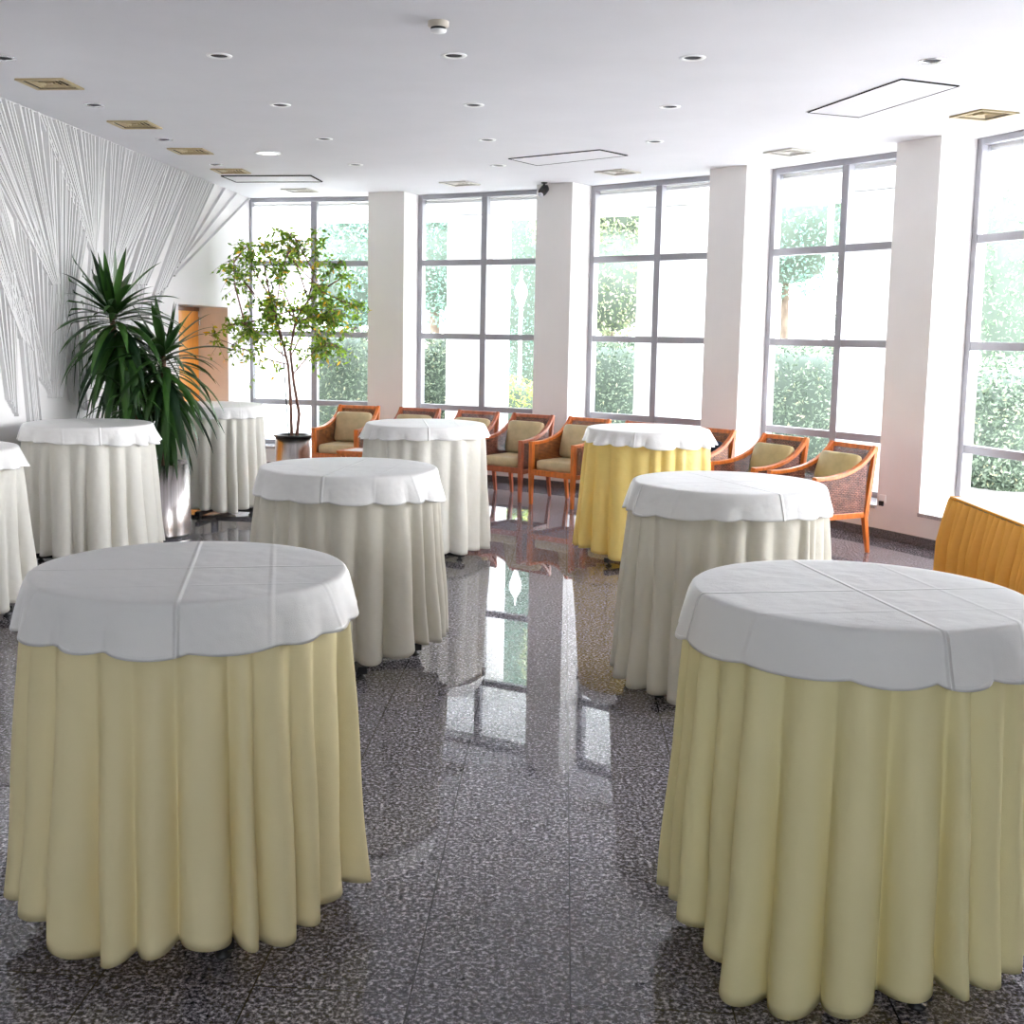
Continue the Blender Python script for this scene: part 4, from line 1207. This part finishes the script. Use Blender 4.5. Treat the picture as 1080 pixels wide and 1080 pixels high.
# ------------------------------------------------------------------ outside: terrace, portico, garden
mb = MB()
A = np.arange(-40, 100, 2.5)
for i in range(len(A) - 1):
    a, b = A[i], A[i + 1]
    mb.hexa([pol(a, R_WIN + 0.1, -0.1), pol(a, 13.2, -0.1), pol(b, 13.2, -0.1), pol(b, R_WIN + 0.1, -0.1), pol(a, R_WIN + 0.1, -0.005), pol(a, 13.2, -0.005), pol(b, 13.2, -0.005), pol(b, R_WIN + 0.1, -0.005)])
tag(mb.build('terrace', M['pavement']), kind='structure')
mb = MB(); mb.box(-70, 90, -70, 110, -0.3, -0.11)
tag(mb.build('ground', M['ground']), kind='structure')
mb = MB()
rs = np.arange(R_WIN + 0.05, 10.75, 0.155)
A = np.arange(-40, 100, 1.5)
for r0 in rs:
    for i in range(len(A) - 1):
        a, b = A[i], A[i + 1]; r1 = r0 + 0.14
        mb.add([pol(a, r0, 3.19), pol(b, r0, 3.19), pol(b, r1, 3.19), pol(a, r1, 3.19), pol(a, r0, 3.215), pol(b, r0, 3.215), pol(b, r1, 3.215), pol(a, r1, 3.215)],
               [(0, 1, 2, 3), (0, 4, 5, 1), (3, 2, 6, 7)])
for i in range(len(A) - 1):
    a, b = A[i], A[i + 1]
    P = [(R_WIN + 0.02, 3.22), (10.93, 3.22), (10.93, 3.55), (R_WIN + 0.02, 3.55)]
    mb.add([pol(a, q, z) for q, z in P] + [pol(b, q, z) for q, z in P], [(0, 1, 5, 4), (1, 2, 6, 5), (2, 3, 7, 6)], 1)
    P = [(10.74, 3.17), (10.95, 3.17), (10.95, 3.55), (10.74, 3.25)]
    mb.add([pol(a, q, z) for q, z in P] + [pol(b, q, z) for q, z in P], [(0, 1, 5, 4), (1, 2, 6, 5), (3, 0, 4, 7)], 1)
tag(mb.build('portico_roof', [M['soffit'], M['ext_white']]), kind='structure')
for a in (81.9, 67.0, 52.3, 37.7, 23.4, 9.0, -5.4):
    mb = MB(); x, y, _ = pol(a, 10.55)
    mb.box(-0.32, 0.32, -0.32, 0.32, 0.0, 3.18); mb.box(-0.37, 0.37, -0.37, 0.37, 0.0, 0.12)
    o = mb.build('portico_column', M['ext_white'], None, (x, y, 0)); o.rotation_euler = (0, 0, radians(a))
    tag(o, kind='structure')


def foliage(m, n, fn, size, rr_):
    for _ in range(n):
        p = fn(); leaf(m, p, size * rr_.uniform(0.7, 1.3), rr_)


def ellipsoid_fn(c, rad, rr_, shell=0.35):
    def f():
        while True:
            v = np.array([rr_.gauss(0, 1) for _ in range(3)]); v /= np.linalg.norm(v)
            return np.array(c) + v * np.array(rad) * (1 - shell * rr_.random() ** 1.5)
    return f


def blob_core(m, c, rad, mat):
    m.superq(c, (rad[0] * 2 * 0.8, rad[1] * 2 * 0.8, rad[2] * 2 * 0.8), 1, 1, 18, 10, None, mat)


def tree(name, loc, crowns, leafm, label, cat, n=2600, size=0.16, trunk=0.12, seed=1, trunk_h=2.0):
    rr_ = random.Random(seed)
    root = tag(empty(name, (loc[0], loc[1], -0.11)), label, cat, 'garden trees outside')
    m = MB(); m.tube([(0, 0, 0), (0.05, 0.03, trunk_h * 0.5), (0, 0, trunk_h)], [trunk * 1.2, trunk, trunk * 0.7], 8); m.build('trunk', M['bark'], root)
    m = MB()
    tv = sum(a[1][0] * a[1][2] for a in crowns)
    for c, rad in crowns:
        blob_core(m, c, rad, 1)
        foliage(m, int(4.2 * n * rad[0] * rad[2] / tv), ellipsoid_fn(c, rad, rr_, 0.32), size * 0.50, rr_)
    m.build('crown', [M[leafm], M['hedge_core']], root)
    return root


tree('cypress', (7.65, 16.2), [((0, 0, 3.0), (0.95, 0.95, 3.1))], 'tree_leaf', 'tall pointed cypress outside the rightmost window', 'tree', 3600, 0.12, seed=2, trunk_h=1.0)
tree('cypress', (5.62, 17.0), [((0, 0, 2.6), (0.42, 0.42, 2.9))], 'tree_leaf', 'slim cypress seen through the right half of the fourth window', 'tree', 2400, 0.11, seed=3, trunk_h=1.0)
tree('garden_tree', (5.0, 19.0), [((0, 0, 3.5), (1.15, 1.0, 1.1)), ((-0.7, 0.2, 2.9), (0.5, 0.6, 0.6)), ((0.6, 0.1, 4.2), (0.9, 0.8, 0.9))], 'tree_leaf_blue', 'pale spreading tree above the hedge outside the fourth window', 'tree', 3600, 0.14, seed=4, trunk=0.08, trunk_h=2.8)
tree('garden_tree', (2.15, 18.6), [((0, 0, 2.7), (1.0, 0.9, 1.1)), ((0.2, 0, 4.0), (0.9, 0.9, 1.0)), ((-0.55, 0, 3.6), (0.7, 0.7, 0.9))], 'tree_leaf_dry', 'mottled green and pinkish tree outside the third window', 'tree', 4200, 0.14, seed=5, trunk_h=2.4)
tree('cypress', (1.12, 22.0), [((0, 0, 3.1), (0.82, 0.82, 3.3))], 'tree_leaf_blue', 'broad cypress behind the globe lamp outside the second window', 'tree', 4000, 0.12, seed=6, trunk_h=1.0)
tree('garden_tree', (-0.66, 22.2), [((0, 0, 3.2), (0.78, 0.8, 1.3)), ((0.0, 0, 4.2), (0.75, 0.8, 0.9))], 'tree_leaf_blue', 'pale tree outside the left half of the second window', 'tree', 3000, 0.15, seed=7, trunk_h=2.5)
tree('garden_tree', (-1.9, 19.4), [((0, 0, 2.8), (1.0, 0.8, 1.2)), ((0.15, 0, 3.7), (0.85, 0.7, 0.8))], 'tree_leaf_blue', 'hazy pale tree outside the window behind the fig tree', 'tree', 3600, 0.15, seed=8, trunk_h=2.3)


def hedge(loc, ang, size, label, seed, leafm='hedge_leaf', n=4200, round_=0.45, flowers=0):
    rr_ = random.Random(seed)
    root = tag(empty('hedge', (loc[0], loc[1], -0.11), radians(ang)), label, 'hedge', 'clipped hedges outside')
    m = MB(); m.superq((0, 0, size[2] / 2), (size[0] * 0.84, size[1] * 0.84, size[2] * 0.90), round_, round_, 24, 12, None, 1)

    def pw(x, e): return math.copysign(abs(x) ** e, x)

    A_f, A_s, A_t = size[0] * size[2], size[1] * size[2], size[0] * size[1]

    def f():
        if round_ > 0.6:
            t = math.asin(rr_.uniform(-0.9, 1)); a = rr_.uniform(0, 2 * pi); k = rr_.uniform(0.90, 1.06)
            e = 0.8
            return np.array([pw(cos(t), e) * pw(cos(a), e) * size[0] / 2 * k, pw(cos(t), e) * pw(sin(a), e) * size[1] / 2 * k, max(0.03, (1 + pw(sin(t), e)) * size[2] / 2 * k)])
        q = rr_.random() * (2 * A_f + 2 * A_s + A_t); d = rr_.uniform(-0.07, 0.03)
        u, v = rr_.uniform(-0.5, 0.5), rr_.uniform(0.02, 1.0)
        edge = 0.10 * max(0, v - 0.85) / 0.15
        if q < 2 * A_f: return np.array([u * size[0] * 0.96, (1 if q < A_f else -1) * (size[1] / 2 + d - edge), v * size[2] * 0.985])
        if q < 2 * A_f + 2 * A_s: return np.array([(1 if q < 2 * A_f + A_s else -1) * (size[0] / 2 + d - edge), u * size[1] * 0.94, v * size[2] * 0.985])
        return np.array([u * size[0] * 0.93, (v - 0.5) * size[1] * 0.9, size[2] + d])
    foliage(m, int(n * 2.6), f, 0.060, rr_)
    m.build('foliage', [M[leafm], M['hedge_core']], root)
    if flowers:
        q = MB()
        for _ in range(flowers):
            c = np.array([rr_.uniform(-0.35, 0.25) - 0.1, -size[1] / 2 - 0.04, rr_.uniform(0.35, 0.95)])
            q.superq(c, (0.05, 0.05, 0.05), 1, 1, 8, 5)
        o = q.build('flowers', M['flower'], root); o['label'] = 'small red blossoms'; o['kind'] = 'stuff'
    return root


def out(px_x, y, ang): pass


hedge((-2.0, 17.75), -17, (1.5, 1.1, 1.78), 'mottled hedge outside the window behind the fig tree', 11)
hedge((-0.22, 18.1), -30, (1.0, 1.0, 1.74), 'clipped hedge in the left half of the second window', 12)
hedge((2.0, 17.3), -43, (1.9, 1.2, 1.70), 'grey green hedge outside the third window', 13)
hedge((4.35, 15.75), -57, (2.6, 1.2, 1.68), 'thick clipped hedge outside the fourth window', 14)
hedge((6.25, 13.7), -70, (1.5, 1.3, 1.55), 'rounded flowering bush outside the rightmost window', 15, round_=0.75, flowers=16)
hedge((0.62, 16.9), -30, (0.85, 0.7, 1.15), 'low bright yellow green shrub below the globe lamp', 16, leafm='shrub_leaf', n=900, round_=0.9)

root = tag(empty('street_lamp', (0.80, 18.5, -0.11)), 'white globe garden lamp on a slim post outside the second window', 'lamp')
m = MB(); m.lathe([(0.07, 0.0), (0.07, 0.1), (0.03, 0.14), (0.028, 2.2)], 14); m.build('post', M['ext_white'], root)
m = MB(); m.lathe([(0.04, 2.2), (0.06, 2.28), (0.085, 2.34), (0.10, 2.42), (0.085, 2.50), (0.05, 2.56), (0.015, 2.62), (0.012, 2.74)], 20); m.build('globe', M['lamp_white'], root)
root = tag(empty('flag_pole', (5.05, 16.9, -0.11)), 'thin white pole outside the left half of the fourth window', 'pole')
m = MB(); m.lathe([(0.045, 0.0), (0.04, 6.0)], 12); m.build('pole', M['ext_white'], root)
m = MB(); m.lathe([(0.12, 0.0), (0.12, 0.1), (0.05, 0.14)], 14); m.build('base', M['ext_white'], root)

# ------------------------------------------------------------------ daylight
w = bpy.data.worlds.new('overcast'); scene.world = w; w.use_nodes = True
nt = w.node_tree
for n in list(nt.nodes): nt.nodes.remove(n)
o = N(nt, 'ShaderNodeOutputWorld'); b = N(nt, 'ShaderNodeBackground'); nt.links.new(b.outputs[0], o.inputs[0])
tc = N(nt, 'ShaderNodeTexCoord'); sx = N(nt, 'ShaderNodeSeparateXYZ'); nt.links.new(tc.outputs['Generated'], sx.inputs[0])
cr = N(nt, 'ShaderNodeValToRGB'); cr.color_ramp.elements[0].position = 0.0; cr.color_ramp.elements[0].color = (1.0, 1.0, 1.0, 1)
cr.color_ramp.elements[1].position = 0.8; cr.color_ramp.elements[1].color = (0.80, 0.87, 1.0, 1)
nt.links.new(sx.outputs['Z'], cr.inputs[0]); nt.links.new(cr.outputs[0], b.inputs['Color'])
b.inputs['Strength'].default_value = 8.0

# ------------------------------------------------------------------ camera
cd = bpy.data.cameras.new('camera'); cam = bpy.data.objects.new('camera', cd); COL.objects.link(cam)
F_, CX, CY = 1248.2, 492.3, 501.9
cd.sensor_fit = 'HORIZONTAL'; cd.sensor_width = 36.0; cd.lens = F_ / 1080 * 36
cd.shift_x = (540 - CX) / 1080; cd.shift_y = (CY - 540) / 1080
r_ = (0.99990024, 0.00170838, 0.01402117); u_ = (-0.01412486, 0.12093634, 0.99255977); f_ = (0.0, 0.9926588, -0.1209484)
cam.matrix_world = Matrix(((r_[0], u_[0], -f_[0], 0), (r_[1], u_[1], -f_[1], 0), (r_[2], u_[2], -f_[2], 1.6944), (0, 0, 0, 1)))
cd.clip_start = 0.05; cd.clip_end = 300
scene.camera = cam

vs_ = scene.view_settings
vs_.view_transform = 'Standard'; vs_.look = 'None'; vs_.gamma = 1.0; vs_.exposure = 1.52; vs_.use_curve_mapping = False
cy = scene.cycles
cy.max_bounces = 12; cy.diffuse_bounces = 8; cy.glossy_bounces = 4; cy.transparent_max_bounces = 12; cy.transmission_bounces = 6
cy.sample_clamp_indirect = 8.0; cy.caustics_reflective = False; cy.caustics_refractive = False
